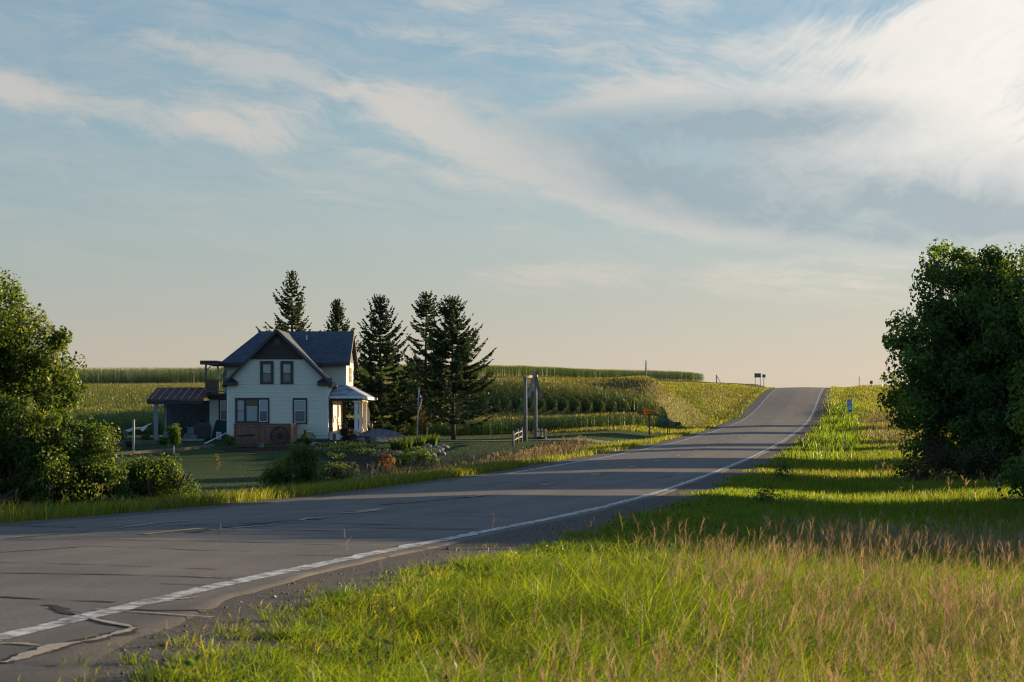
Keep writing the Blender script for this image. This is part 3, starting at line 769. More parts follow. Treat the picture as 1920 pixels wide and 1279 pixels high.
mt = [seedheads(9966, 40, 160, 1350, 2500, far_right_tan, PINKTAN + DRYTAN, hn(.62, .3, 4, 71), bw(.0085), .2),
      field(49285, 50, 260, 1350, 2500, far_right_tan, DRYTAN + OLIVE, hn(.45, .3, 4, 72), bw(.0085), .4, .4)]
stuff('dry_meadow_grass', mt, straw_m)
# left verge
def left_tan(x, y):
    l = -lat(x, y); yo = y / S
    px = x / y * F + 960
    return sst(9.5, 10.8, l + vnoise(x, y, 3, 81)) * (1 - sst(1060, 1120, px)) * np.clip((.8 + .6 * vnoise(x, y, 4, 82)) * sst(610, 720, px) + .02, 0, 1) * left_verge(x, y)
lv = [field(280869, 17, 60, -700, 1000, left_verge, GREEN + OLIVE, hn(.34, .45, 1.6, 91), bw(.0060), .6, .6),
      field(70000, 50, 130, 400, 1350, left_verge, GREEN + OLIVE, hn(.30, .4, 2, 92), bw(.0070), .4, .4),
      field(70000, 100, 250, 1000, 1500, lambda x, y: left_verge(x, y) * sst(0, 1, -lat(x, y) - 8), GREEN + OLIVE, hn(.26, .3, 4, 93), bw(.006), .4, .4),
      field(13714, 24, 60, -700, 900, lambda x, y: left_verge(x, y) * sst(11, 13, -lat(x, y)) , OLIVE + GREEN, hn(.45, .3, 2.5, 94), bw(.0085), .4, .4)]
stuff('verge_grass', lv, grass_m)
lt = [seedheads(17000, 26, 110, 300, 1250, left_tan, PINKTAN + DRYTAN, hn(.74, .25, 3, 95), bw(.0085), .18),
      field(30000, 26, 110, 300, 1250, left_tan, DRYTAN + OLIVE, hn(.55, .25, 3, 96), bw(.008), .35, .35),
      seedheads(260, 20, 40, -150, 400, lambda x, y: left_verge(x, y) * sst(10, 12, -lat(x, y)) * .6, PINKTAN, .8, bw(.008), .14)]
stuff('dry_verge_grass', lt, straw_m)
# mown lawn: short blades
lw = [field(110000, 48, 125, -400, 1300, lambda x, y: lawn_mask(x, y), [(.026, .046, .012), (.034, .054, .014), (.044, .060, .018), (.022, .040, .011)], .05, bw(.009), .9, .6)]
stuff('lawn_grass', lw, grass_m)
# hillside between the corn and the road, strip between the two corn fields
def hill_keep(x, y):
    return (lat(x, y) < -9) * (1 - lawn_mask(x, y)) * (1 - in_corn(x, y))
NOSE = np.array([-8.0, 135.8 * S]); NOSX = 22.6
SPINE = lambda x: np.interp(x, [-70, -40, -12, 20], [170 * S, 168 * S, 135.8 * S, 135.8 * S])
FRONT = lambda x: np.interp(x, [-70, -40, -12, 20], [34 * S, 33 * S, 14 * S, 13.5 * S])
BACK = lambda x: np.interp(x, [-70, -40, -13, 20], [36 * S, 38 * S, 7.5 * S, 7.2 * S])
def corn_r(x, y):
    """0 on the spine of the lower corn field, 1 on its edge"""
    dxn = np.maximum(x - NOSE[0], 0) / NOSX
    d = y - SPINE(x)
    return np.sqrt(dxn ** 2 + np.where(d < 0, d / FRONT(x), d / BACK(x)) ** 2)
def in_corn(x, y): return (corn_r(x, y) < 1.0).astype(float)
HILL = [(.105, .098, .032), (.118, .104, .040), (.095, .094, .028), (.125, .105, .05), (.085, .09, .024)]
hs = [field(100000, 118, 235, 950, 1480, lambda x, y: hill_keep(x, y), HILL, hn(.20, .3, 5, 101), bw(.0055), .6, .5, tipmul=1.0),
      field(50000, 225, 400, 600, 1480, lambda x, y: hill_keep(x, y), HILL, hn(.22, .3, 7, 102), bw(.0055), .6, .5, tipmul=1.0),
      field(5000, 122, 150, 960, 1300, lambda x, y: hill_keep(x, y) * (lat(x, y) < -14), HILL + PINKTAN, hn(.4, .3, 5, 103), bw(.008), .3, .3)]
stuff('hillside_grass', hs, straw_m)
# grass strip added across the slope, coloured near black to imitate a shadow band
def shade_band(x, y):
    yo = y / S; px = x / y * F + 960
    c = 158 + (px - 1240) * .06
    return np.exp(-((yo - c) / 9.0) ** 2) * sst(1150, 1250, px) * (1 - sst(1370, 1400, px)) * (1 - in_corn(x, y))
stuff('shade_band_grass', [field(16000, 160, 205, 1200, 1420, shade_band, [(.022, .042, .014), (.028, .05, .016)], .26, bw(.009), .5, .4)], grass_m)

# ---- pebbles on the shoulder
n = 42000
x, y = scatter(n, 5.5, 40, -200, 1500); l = lat(x, y)
k = rng.random(n) < np.clip(sst(.25, .5, l) * (1 - sst(1.7, 2.6, l)), 0, 1) * (.6 + .6 * (vnoise(x, y, 1, 7) > 0)); x, y = x[k], y[k]; n = len(x)
r = rng.gamma(1.5, .0036, n) + .003
P = np.stack([x, y, ground_z(x, y) + r * .3], 1)
o_ = np.array([[1,0,0],[0,1,0],[-1,0,0],[0,-1,0],[0,0,.7],[0,0,-.7]], float)
V = (P[:, None] + o_[None] * r[:, None, None] * rng.uniform(.6, 1.3, (n, 6, 1))).reshape(-1, 3)
T = (np.arange(n)[:, None, None] * 6 + np.array([[0,1,4],[1,2,4],[2,3,4],[3,0,4],[1,0,5],[2,1,5],[3,2,5],[0,3,5]])[None]).reshape(-1, 3)
stone_m, nt, out = new_mat('gravel stones')
at = nd(nt, 'ShaderNodeAttribute', attribute_name='col'); b = nd(nt, 'ShaderNodeBsdfPrincipled'); nt.links.new(at.outputs['Color'], b.inputs['Base Color']); b.inputs['Roughness'].default_value = .85; nt.links.new(b.outputs[0], out.inputs[0])
tag(mesh_np('shoulder_gravel', V, [T], stone_m, np.repeat(pal([(.08, .073, .066), (.12, .11, .098), (.06, .055, .052), (.18, .16, .14)], n), 6, 0)), None, None, kind='stuff')

# ================================================================== corn
def corn_plants(x, y, hmul=1.0, nl=9, wid=.085, reach=1.0):
    reach = np.asarray(reach)
    n = len(x); z = ground_z(x, y); hh = hmul * rng.uniform(2.1, 2.34, n)
    out = []
    P = np.stack([x, y, z], 1)
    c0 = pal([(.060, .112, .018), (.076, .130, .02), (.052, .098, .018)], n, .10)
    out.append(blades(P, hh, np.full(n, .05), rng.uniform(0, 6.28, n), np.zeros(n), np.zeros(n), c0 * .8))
    a0 = rng.uniform(0, 6.28, n)
    V = []; Q = []; T = []; C = []; k = 0
    for i in range(nl):
        t = (i + .6) / nl
        a = a0 + (i % 2) * math.pi + rng.normal(0, .35, n)
        d = np.stack([np.cos(a), np.sin(a), np.zeros(n)], 1); s = np.stack([-np.sin(a), np.cos(a), np.zeros(n)], 1)
        Ln = rng.uniform(.34, .62, n) * (1 - .35 * abs(t - .5)) * reach; w = wid * rng.uniform(.8, 1.2, n)
        b0 = P + np.array([0, 0, 1.]) * (hh * (.12 + .80 * t))[:, None]
        m1 = b0 + d * (Ln * .45)[:, None]; m1[:, 2] += Ln * rng.uniform(.22, .42, n)
        m2 = b0 + d * (Ln * .8)[:, None]; m2[:, 2] += Ln * rng.uniform(.0, .3, n)
        tp = b0 + d * Ln[:, None]; tp[:, 2] += Ln * rng.uniform(-.45, .05, n)
        sw = s * (w / 2)[:, None]
        v = np.stack([b0 - sw * .4, b0 + sw * .4, m1 + sw, m1 - sw, m2 + sw * .8, m2 - sw * .8, tp], 1).reshape(-1, 3)
        bb = np.arange(n)[:, None] * 7 + k
        V.append(v); Q += [bb + np.array([[0, 1, 2, 3]]), bb + np.array([[3, 2, 4, 5]])]; T.append(bb + np.array([[5, 4, 6]]))
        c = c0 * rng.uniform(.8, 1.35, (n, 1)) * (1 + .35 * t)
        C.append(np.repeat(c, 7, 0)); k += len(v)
    out.append((np.concatenate(V), np.concatenate(Q), np.concatenate(T), np.concatenate(C)))
    top = P + np.array([0, 0, 1.]) * (hh * .96)[:, None]
    ct = pal([(.15, .165, .045), (.19, .18, .06), (.12, .145, .04)], n, .12)
    for i in range(3):
        out.append(blades(top, rng.uniform(.2, .34, n), np.full(n, .028), rng.uniform(0, 6.28, n), rng.uniform(.1, .8, n), rng.uniform(0, .3, n), ct))
    return merge_raw(out)
xs, ys_, hs_ = [], [], []
def corn_row(f, kk, x_from, x_to, nose):
    n_ = 300
    fx = np.linspace(x_from, x_to, n_); fy = SPINE(fx) - FRONT(fx) * f
    bx = fx[::-1]; by = SPINE(bx) + BACK(bx) * f
    if nose:
        th = np.linspace(-math.pi / 2, math.pi / 2, 400)
        nx = NOSE[0] + NOSX * f * np.cos(th)
        ny = SPINE(nx) + np.where(th < 0, FRONT(nx), BACK(nx)) * f * np.sin(th)
        lines = [(np.concatenate([fx, nx, bx]), np.concatenate([fy, ny, by]))]
    else: lines = [(fx, fy), (bx, by)]
    for X, Y in lines:
        sl = np.concatenate([[0], np.cumsum(np.hypot(np.diff(X), np.diff(Y)))])
        q = np.arange(0, sl[-1], (.2 if kk < 3 else .27) if not nose else .17); q = q + rng.normal(0, .05, len(q))
        xx = np.interp(q, sl, X); yy = np.interp(q, sl, Y)
        wan = .2 * np.sin(xx * .21) * np.sin(yy * .05)
        xs.append(xx + rng.normal(0, .04, len(q)) + wan); ys_.append(yy + rng.normal(0, .08, len(q)))
        hs_.append(np.full(len(q), (.66, .82, .93)[kk] if kk < 3 else 1.0))
for kk in range(20): corn_row(1 - kk / 20, 3 + kk, -24, NOSE[0], True)
for kk in range(34): corn_row(1 - kk / 34, kk, -75, -24.3, False)
cxx = np.concatenate(xs); cyy = np.concatenate(ys_); chh = np.concatenate(hs_)
pxx = cxx / cyy * F + 960
k = (pxx > -60) & (pxx < 1300)
# what the house hides at the back needs fewer plants
k &= (rng.random(len(cxx)) < np.where((pxx > 420) & (pxx < 640) & (cyy > 250), .25, 1))
cxx, cyy, chh = cxx[k], cyy[k], chh[k]
gap = vnoise(cxx, cyy, 9, 123)
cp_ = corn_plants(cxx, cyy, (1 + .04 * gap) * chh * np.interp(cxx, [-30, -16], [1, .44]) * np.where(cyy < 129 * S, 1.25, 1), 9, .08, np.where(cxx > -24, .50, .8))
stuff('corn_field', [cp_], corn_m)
sa = gob.data.attributes.new('soil', 'FLOAT', 'POINT'); sv = (1 - sst(.97, 1.04, corn_r(GV[:, 0], GV[:, 1]))) * (lat(GV[:, 0], GV[:, 1]) < -9)
sa.data.foreach_set('value', sv.astype(np.float32))
# upper corn strip along the brow of the hill
ux, uy = [], []
line = np.array([[-140, 244 * S], [-79, 256 * S], [-55, 262 * S], [-29, 300 * S], [5.7, 370 * S], [30, 392 * S], [50, 402 * S], [55, 408 * S]])
seg = np.concatenate([[0], np.cumsum(np.hypot(*np.diff(line, axis=0).T))])
for r_ in range(13):
    q = np.arange(0, seg[-1] - (r_ * .25), .30); xx = np.interp(q, seg, line[:, 0]); yy = np.interp(q, seg, line[:, 1])
    ux.append(xx + rng.normal(0, .1, len(q))); uy.append(yy + r_ * 2.2 + rng.normal(0, .3, len(q)))
ux = np.concatenate(ux); uy = np.concatenate(uy)
pxx = ux / uy * F + 960; k = (pxx > -60) & (pxx < 1325); ux, uy = ux[k], uy[k]
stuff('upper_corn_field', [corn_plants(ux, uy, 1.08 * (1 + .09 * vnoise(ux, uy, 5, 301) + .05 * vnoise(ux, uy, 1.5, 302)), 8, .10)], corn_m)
# ================================================================== trees
bark_m = simple('grey bark', (.085, .068, .052), .9, .1, .4, 6, .8, 18, stretch=(1, 1, .25))
pinebark_m = simple('spruce bark', (.070, .052, .042), .9, .1, .35, 7, .8, 20, stretch=(1, 1, .3))
def limb_tubes(mb, a, b, r0, r1, wob, R, seg=6, n=6):
    a = Vector(a); b = Vector(b); L = (b - a).length; pts = []; rad = []
    ph = [R.uniform(-1, 1) for _ in range(3)]
    for i in range(seg + 1):
        t = i / seg; q = a.lerp(b, t)
        q += Vector((ph[0], ph[1], ph[2] * .4)) * (math.sin(t * math.pi) * wob * L)
        q.z += math.sin(t * math.pi) * -.03 * L
        pts.append(q); rad.append(r0 + (r1 - r0) * t)
    mb.tube(pts, rad, n)
def decid(name, label, cat, base, trunk_h, blobs, nclus, nleaf, lsize, cols, seed, clr=.55, trunk_r=.16, stems=1, group=None, jit=.22, flat=.75, up=.35):
    """trunk + limbs + leaf clusters filling a set of crown ellipsoids (cx,cy,cz,rx,ry,rz) relative to the base"""
    R = random.Random(seed); r = np.random.default_rng(seed)
    base = np.array(base, float)
    t = thing(name, label, cat, base, group)
    mb = MB()
    B = np.array(blobs, float); vol = B[:, 3] * B[:, 4] * B[:, 5]
    ci = r.choice(len(B), nclus, p=vol / vol.sum())
    d = unit(r.normal(size=(nclus, 3))); rad = r.random(nclus) ** (.42) * r.uniform(.92, 1.16, nclus)
    C = B[ci, :3] + d * B[ci, 3:] * rad[:, None]
    C = C[C[:, 2] > .15]; nclus = len(C)
    ctr = (B[:, :3] * vol[:, None]).sum(0) / vol.sum()
    top = np.array([ctr[0] * .6, ctr[1] * .6, trunk_h])
    starts = []
    for s in range(stems):
        off = np.array([R.uniform(-.25, .25), R.uniform(-.25, .25), 0]) * (stems > 1)
        tp = top + off * 4 * np.array([1, 1, 0]) + np.array([0, 0, R.uniform(-.3, .3) * (stems > 1)])
        limb_tubes(mb, base + off + np.array([0, 0, -.2]), base + tp, trunk_r * (1 if stems == 1 else .7), trunk_r * .5, .04, R, 8, 9)
        starts.append((off, tp))
    # main limbs to a few cluster centres, finer ones to the rest
    order = np.argsort(r.random(nclus)); mains = order[:max(4, nclus // 9)]
    mp = []
    for i in mains:
        off, tp = starts[R.randrange(stems)]; f = R.uniform(.35, 1)
        a = off + (tp - off) * f
        b = a + (C[i] - a) * .85
        limb_tubes(mb, base + a, base + b, trunk_r * .42, trunk_r * .10, .06, R, 6, 6); mp.append((a, b))
    for i in order[len(mains):]:
        best = min(mp, key=lambda m: np.linalg.norm(C[i] - (m[0] * .4 + m[1] * .6)))
        f = R.uniform(.35, .9); a = best[0] + (best[1] - best[0]) * f
        limb_tubes(mb, base + a, base + C[i], trunk_r * .13, trunk_r * .04, .06, R, 4, 4)
    mb.build('trunk', bark_m, t, smooth=True)
    per = max(1, nleaf // nclus); n = per * nclus
    idx = np.repeat(np.arange(nclus), per)
    csz = clr * r.uniform(.6, 1.35, nclus)
    off = r.normal(size=(n, 3)) * np.array([1, 1, flat]); off = off / np.maximum(1, np.linalg.norm(off, axis=1, keepdims=True) / 1.6)
    P = C[idx] + off * csz[idx][:, None] * .62
    keep = P[:, 2] > .05; P = P[keep]; idx = idx[keep]; off = off[keep]; n = len(P)
    nr = unit(off * .8 + r.normal(size=(n, 3)) * .7 + np.array([0, 0, up]))
    cc = np.array(cols)[r.integers(0, len(cols), nclus)] * r.uniform(.8, 1.2, (nclus, 1))
    c = np.clip(cc[idx] * (1 + r.normal(0, jit, (n, 1))), .004, 1)
    sz = lsize * r.uniform(.65, 1.3, n)
    global rng
    keep_rng = rng; rng = r
    V, Q, _, Cc = leaves(P + base, sz, nr, c)
    rng = keep_rng
    mesh_np('crown', V, [Q], leaf_m, Cc, t)
    return t
LEAF_D = [(.058, .108, .024), (.078, .132, .028), (.046, .088, .022), (.10, .155, .034)]
LEAF_B = [(.052, .090, .018), (.068, .11, .021), (.042, .074, .018), (.09, .128, .028)]
def on(x, yo): return np.array([x, yo * S, gz(x, yo * S)])
# ---- the big pair at the right edge of the view
b = on(18.7, 55)
decid('broadleaf_tree', 'tall dense dark green tree right of the road, the largest tree in the photo', 'tree', b, 5.6,
      [(-.3,0,5.4,3.3,4.6,2.7), (.6,.3,7.3,2.7,4,2.0), (-2.0,-.5,4.0,2.7,4,2.2), (1.6,0,4.6,3.4,4.5,3.0), (-.3,-1.0,2.2,3.7,4,2.0), (-.8,-1.5,1.2,3.0,3,1.2), (2.6,.5,7.2,2.4,3.5,2.1), (-1.2,0,7.8,1.8,2.6,1.55), (-2.2,0,7.2,1.45,2.2,1.4), (-2.7,0,5.9,1.3,1.9,1.4), (-3.4,-.2,4.7,1.1,1.8,1.3), (-2.9,0,2.9,1.2,2.0,1.0), (-2.6,0,6.0,1.3,1.8,1.1)], 500, 96000, .18, LEAF_D, 11, .60, .3)
b = on(15.1, 38)
decid('broadleaf_tree', 'leafy tree cut off by the edge of the photo, in front of the largest tree', 'tree', b, 3.9,
      [(.5,0,4.3,1.8,2.8,2.1), (.2,-.2,2.6,1.9,2.6,1.9), (1.1,.3,5.6,1.3,2.2,1.4), (-.2,0,1.3,1.6,2.0,1.2)], 230, 34000, .15, LEAF_D, 12, .5, .2)
# ---- windbreak trees just beyond the right edge; only their long shadows reach the view
wind = [(24, 63 / S, 6.0, 3.0), (20.5, 56 / S, 4.5, 2.6), (26.7, 83 / S, 8.0, 3.7), (31, 90 / S, 8.5, 3.6), (44, 128 / S, 10, 3.2), (19.5, 43 / S, 3.8, 3.3), (23, 51 / S, 5, 2.8), (36, 118 / S, 8, 3.0), (29.5, 108.5 / S, 9.5, 3.6), (36.5, 98 / S, 9, 3.8), (27.0, 70 / S, 8.5, 3.2), (33, 62 / S, 9, 3.6), (26, 49.5 / S, 4.6, 2.6), (31.6, 124 / S, 6, 1.9),
        (47.5, 171 / S, 10.5, 4.2), (59, 219 / S, 11, 4.6), (68, 255 / S, 10, 3.8), (40, 152 / S, 6.5, 2.0)]
for i, (x, yo, h, rr) in enumerate(wind):
    b = on(x, yo)
    decid('windbreak_tree', 'broadleaf tree of the windbreak standing beyond the right edge of the photo', 'tree', b, h * .6,
          [(0, 0, h * .62, rr, rr, h * .36), (0, 0, h * .35, rr * .8, rr * .8, h * .3)], 150, 15000, .36, LEAF_D, 100 + i, .9, .2, group='windbreak trees beyond the right edge')
# brush at the foot of the big trees
b = on(15.6, 51)
decid('undergrowth_shrub', 'dark twiggy shrub at the left foot of the largest tree', 'shrub', b, .9, [(0,0,.8,1.3,1.3,.8), (1.3,.3,.7,1.1,1,.7), (-.9,0,.5,.8,.8,.5)], 60, 4200, .13, [(.05,.05,.028), (.06,.075,.03), (.045,.035,.026)], 13, .4, .05, 4)
b = on(17.9, 47)
decid('undergrowth_shrub', 'low leafy shrub under the largest tree beside the grey stump', 'shrub', b, .7, [(0,0,.6,1.0,1,.6), (1.2,0,.5,.9,.9,.5)], 40, 3000, .12, LEAF_D, 14, .35, .05, 4)
# ---- left tree and the bushes below it
b = on(-12.45, 32.5)
decid('broadleaf_tree', 'green tree on the left edge, leaning over the bushes by the road', 'tree', b, 4.8,
      [(-0.083,0,5.02,1.4,1.99,1.14), (0.996,0,3.94,1.26,1.66,1.23), (-1.33,0.166,4.67,1.48,1.83,1.67), (0.166,-0.249,2.78,1.83,1.99,1.41), (1.58,0.166,4.48,0.653,0.83,0.747), (0.083,0,5.73,0.653,0.913,0.571), (-0.664,0,5.92,0.61,0.913,0.528), (1.78,0,3.05,0.784,0.83,0.792), (-1.33,0,2.15,1.66,1.66,1.49), (0.747,0,1.61,1.4,1.33,0.968)], 430, 84000, 0.105, LEAF_B, 21, .36, .16)
for (px, py, yo, sc, seed, lab, blobs, nl) in [
    (60, 945, 31.5, 1.0, 31, 'broad bush under the leaning tree on the left edge', [(0,0,1.08,1.16,1.08,1.08), (-0.747,0.166,1.24,0.913,0.913,1.08), (0.581,-0.083,0.996,0.913,0.83,0.913)], 28000),
    (165, 940, 31.8, 1.0, 32, 'tall ragged bush between the leaning tree and the rounded bush', [(0,0,.8,.75,.9,.8), (.22,0,1.25,.45,.55,.5), (-.45,0,.85,.7,.75,.8), (.45,0,.55,.45,.5,.5)], 24000),
    (285, 938, 32.5, 1.0, 33, 'rounded yellow green bush beside the lawn, rightmost of the left row', [(0,0,.5,.83,.83,.52), (.46,0,.4,.5,.66,.4), (-.37,.08,.62,.54,.58,.38), (.08,0,.82,.34,.42,.24), (.42,0,.68,.29,.33,.22)], 16000),
    (548, 918, 46, 1.0, 34, 'dense bush on the road verge in front of the wooden fence', [(0,0,0.705,0.705,0.788,0.664), (0.29,0,1.04,0.457,0.498,0.415), (-0.457,0,0.498,0.498,0.581,0.457), (0.622,0,0.498,0.373,0.498,0.457), (0.166,0,1.33,0.249,0.332,0.249)], 14000)]:
    b = pt(px, py, yo); zs = b[2] - .12; b[2] = gz(b[0], b[1]); blobs = [(q[0], q[1], q[2] + max(0, zs - b[2]) * min(1, q[2]), *q[3:5], q[5] + max(0, zs - b[2]) * .35) for q in blobs]
    decid('bush', lab, 'bush', b, .8, blobs, 110, nl, .075, [(.056,.100,.022), (.074,.120,.026), (.046,.084,.020), (.095,.132,.034)], seed, .26, .05, 5, up=.5)
# ---- weeds and shrubs of the front bed
b = pt(640, 905, 48); b[2] = gz(b[0], b[1])
decid('weed_clump', 'grey green leafy weeds right of the bush on the verge', 'plant', b, .6, [(0,0,.6,.45,.5,.55), (-.5,0,.45,.35,.4,.4)], 40, 2600, .10, [(.075,.10,.05), (.09,.12,.06)], 41, .22, .03, 5)
b = pt(722, 872, 76); b[2] = gz(b[0], b[1])
decid('rust_shrub', 'rust red feathery shrub at the front corner of the garden bed', 'shrub', b, .6, [(0,0,.65,.45,.45,.6), (.15,0,1.0,.3,.3,.3)], 45, 2600, .09, [(.13,.05,.03), (.17,.07,.04), (.10,.05,.03)], 42, .2, .03, 5)
b = pt(792, 880, 74); b[2] = gz(b[0], b[1])
decid('weed_clump', 'bright green tall weeds below the rockery', 'plant', b, .8, [(0,0,.8,.8,.7,.75), (-.8,0,.8,.6,.6,.7), (.8,0,.5,.6,.6,.5)], 70, 5200, .12, [(.085,.135,.03), (.10,.16,.035), (.13,.17,.04)], 43, .24, .03, 6)
b = pt(651, 822, 103); b[2] = gz(b[0], b[1])
decid('burgundy_shrub', 'dark burgundy shrub in front of the porch', 'shrub', b, .6, [(0,0,.6,.6,.6,.6), (.35,0,.4,.5,.5,.4), (-.2,0,.9,.35,.35,.35)], 50, 3400, .10, [(.055,.028,.024), (.075,.035,.028), (.045,.032,.024)], 44, .22, .03, 5)
b = pt(431, 834, 103); b[2] = gz(b[0], b[1])
decid('dark_shrub', 'dark shrub between the house corner and the wooden fence', 'shrub', b, .5, [(0,0,.42,.38,.4,.42)], 24, 1500, .09, LEAF_D, 45, .2, .03, 4)
b = pt(571, 832, 102.5); b[2] = gz(b[0], b[1])
decid('climbing_plant', 'leafy plant climbing the lit end of the wooden fence', 'plant', b, .8, [(0,0,.5,.22,.2,.5), (.1,0,1.05,.14,.14,.35), (.35,0,.3,.3,.25,.28)], 34, 1500, .10, [(.07,.10,.03), (.09,.12,.03)], 46, .17, .025, 3)
b = hit(326, 853, 70)
y_t = decid('young_tree', 'young tree with a white trunk guard on the lawn', 'tree', b, 1.2, [(0,0,1.25,.40,.4,.45), (.1,0,1.7,.34,.34,.4), (-.35,0,1.65,.22,.25,.25), (.0,0,.85,.3,.3,.25)], 60, 3600, .10, [(.06,.11,.02), (.075,.125,.025)], 47, .2, .035)
mb = MB(); mb.tube([b + [0,0,-.05], b + [0,0,.62]], .045, 10); mb.build('trunk_guard', simple('white plastic', (.62,.63,.62), .5, .3, .06), y_t, smooth=True)
b = hit(408, 893, 70)
decid('sapling', 'thin bare looking sapling on the shaded lawn', 'tree', b, .9, [(0,0,.8,.16,.16,.45)], 18, 160, .07, [(.14,.08,.05), (.09,.08,.04)], 48, .12, .012)
b = pt(790, 826, 108); b[2] = gz(b[0], b[1])
sm = decid('small_tree', 'small yellow leaved tree behind the flagpole', 'tree', b, 1.1, [(0,0,1.3,.55,.5,.5), (.1,0,1.9,.35,.35,.35), (-.2,0,.9,.4,.4,.3)], 55, 1500, .11, [(.17,.14,.03), (.21,.15,.04), (.11,.12,.03), (.22,.12,.04)], 49, .2, .04)
mb = MB(); mb.tube([b + [0,0,-.05], b + [0,0,.52]], .16, 10); mb.build('tree_guard', simple('black plastic', (.018,.018,.02), .5, .4, .1), sm, smooth=True)

# ---- conifers
def conifer(label, base, h, R0, z0, seed, dens=1.0, sparse=None, rise=.35, droop=.25, cols=((.052,.082,.036), (.070,.104,.040), (.038,.064,.030)), dead=0, group=None, shape=.85, lens=1.0, gap=1.0):
    r = np.random.default_rng(seed); R = random.Random(seed)
    base = np.array(base, float)
    t = thing('spruce_tree', label, 'tree', base, group)
    mb = MB()
    lean = np.array([R.uniform(-.012, .012), R.uniform(-.012, .012)])
    ax = lambda z: base + np.array([lean[0] * z, lean[1] * z, z])
    mb.tube([ax(-.2)] + [ax(h * q) for q in (.08, .25, .5, .75, .92, .985)], [.2 * h / 11, .17 * h / 11, .15 * h / 11, .11 * h / 11, .07 * h / 11, .03, .012], 9)
    Pn, Dn, Ln, Wn, Cn = [], [], [], [], []
    z = z0
    while z < h - .12:
        f = (z - z0) / (h - z0)
        nb = R.choice([4, 5, 5, 6]) if f < .9 else 4
        a0 = R.uniform(0, 6.28)
        sp = sparse(f) if sparse else 1
        for k in range(nb):
            if R.random() > sp: continue
            a = a0 + 6.283 * k / nb + R.uniform(-.3, .3)
            L = R0 * (1 - f) ** shape * R.uniform(.5, 1.18) + .16
            d = np.array([math.cos(a), math.sin(a), 0]); sd = np.array([-d[1], d[0], 0])
            el = -droop * (1 - f) + rise * 1.6 * f ** 1.5 + R.uniform(-.08, .08)
            n = 7; q = []
            for i in range(n):
                tt = i / (n - 1)
                q.append(ax(z) + d * (L * tt * math.cos(el)) + np.array([0, 0, L * (math.sin(el) * tt + .20 * tt ** 2.2 - .10 * math.sin(tt * 3.14) * (1 - f))]))
            q = np.array(q)
            mb.tube(list(q), [.035 * (1 - f) + .012] + [.02 * (1 - f * .6) * (1 - i / n) + .006 for i in range(1, n)], 4, caps=False)
            m = max(4, int(L / .085 * dens))
            isdead = f < dead
            if isdead: m = m // 3
            ts = np.sort(r.uniform(.12 if f > .25 else .3, 1, m))
            for s in (-1, 1):
                tj = np.clip(ts + r.normal(0, .02, m), 0, 1)
                pp = np.stack([np.interp(tj, np.linspace(0, 1, n), q[:, c]) for c in range(3)], 1)
                tl = (.11 + .25 * L * (1 - tj) ** .7 * np.clip(tj * 3, .3, 1)) * r.uniform(.6, 1.2, m) * lens
                tl = np.minimum(tl, .55)
                fwd = r.uniform(.5, 1.1, m)[:, None]
                dd = unit(d * fwd + sd * s * r.uniform(.5, 1.1, m)[:, None] + np.array([0, 0, 1]) * r.normal(-.22 * (1 - f), .16, m)[:, None])
                Pn.append(pp); Dn.append(dd); Ln.append(tl)
            Pn.append(q[-1:]); Dn.append(unit(d + np.array([0, 0, .3 + f]))[None]); Ln.append(np.array([.3]))
        z += R.uniform(.20, .36) * (1 if f < .8 else .7) * h / 11 * gap
    P = np.concatenate(Pn); D = np.concatenate(Dn); Lg = np.concatenate(Ln)
    # leader
    P = np.concatenate([P, np.stack([ax(h - .5 + .06 * i) for i in range(8)])]); D = np.concatenate([D, unit(r.normal(0, .35, (8, 3)) + np.array([0, 0, 1.]))]); Lg = np.concatenate([Lg, np.full(8, .35)])
    mb.build('trunk', pinebark_m, t, smooth=True)
    # needle sprays: each twig is a bundle of thin pointed blades
    VV = []; QQ = []; CC = []; kk = 0
    nT = len(P)
    for j in range(5):
        roll = r.uniform(0, 6.28, (nT, 3)); s = unit(np.cross(D, unit(r.normal(size=(nT, 3)))))
        tt = [0.0, 0.0, .25, .45, .6][j]
        dj = D if j == 0 else unit(D + s * r.uniform(.35, .8, (nT, 1)))
        lj = Lg if j == 0 else Lg * r.uniform(.35, .65, nT)
        p0 = P + D * (Lg * tt)[:, None]
        p1 = p0 + dj * lj[:, None]; p1[:, 2] -= lj * .08
        side = unit(np.cross(dj, unit(r.normal(size=(nT, 3))))); w = (.035 + .05 * r.random(nT))[:, None]
        mid = p0 * .5 + p1 * .5
        VV.append(np.stack([p0, mid + side * w, p1, mid - side * w], 1).reshape(-1, 3)); QQ.append(np.arange(nT)[:, None] * 4 + np.array([[0, 1, 2, 3]]) + kk); kk += nT * 4
        CC.append(np.repeat(np.array(cols)[r.integers(0, len(cols), nT)] * r.uniform(.7, 1.4, (nT, 1)), 4, 0))
    mesh_np('crown', np.concatenate(VV), [np.concatenate(QQ)], needle_m, np.concatenate(CC), t)
    return t
def topz(py, yo): return (H0 - py) * yo / 2667
def conbase(px, yo): 
    x = (px - 960) * yo / 2667; return np.array([x, yo * S, gz(x, yo * S)])
b = conbase(549, 126); conifer('tall pointed spruce rising behind the left part of the house roof', b, topz(512, 126) - b[2], 5.2, 2.0, 51, rise=.5, droop=.1, gap=1.1, shape=.95)
b = conbase(630, 130); conifer('small spruce top showing above the right end of the house roof', b, topz(564, 130) - b[2], 3.8, 2.0, 52, rise=.6, droop=.05, dens=1.3, shape=.95)
b = conbase(712, 118); conifer('full spruce standing closest to the porch, with upswept branches', b, topz(559, 118) - b[2], 3.9, .9, 53, rise=.6, droop=.14, shape=.70, sparse=lambda f: .9, gap=1.1)
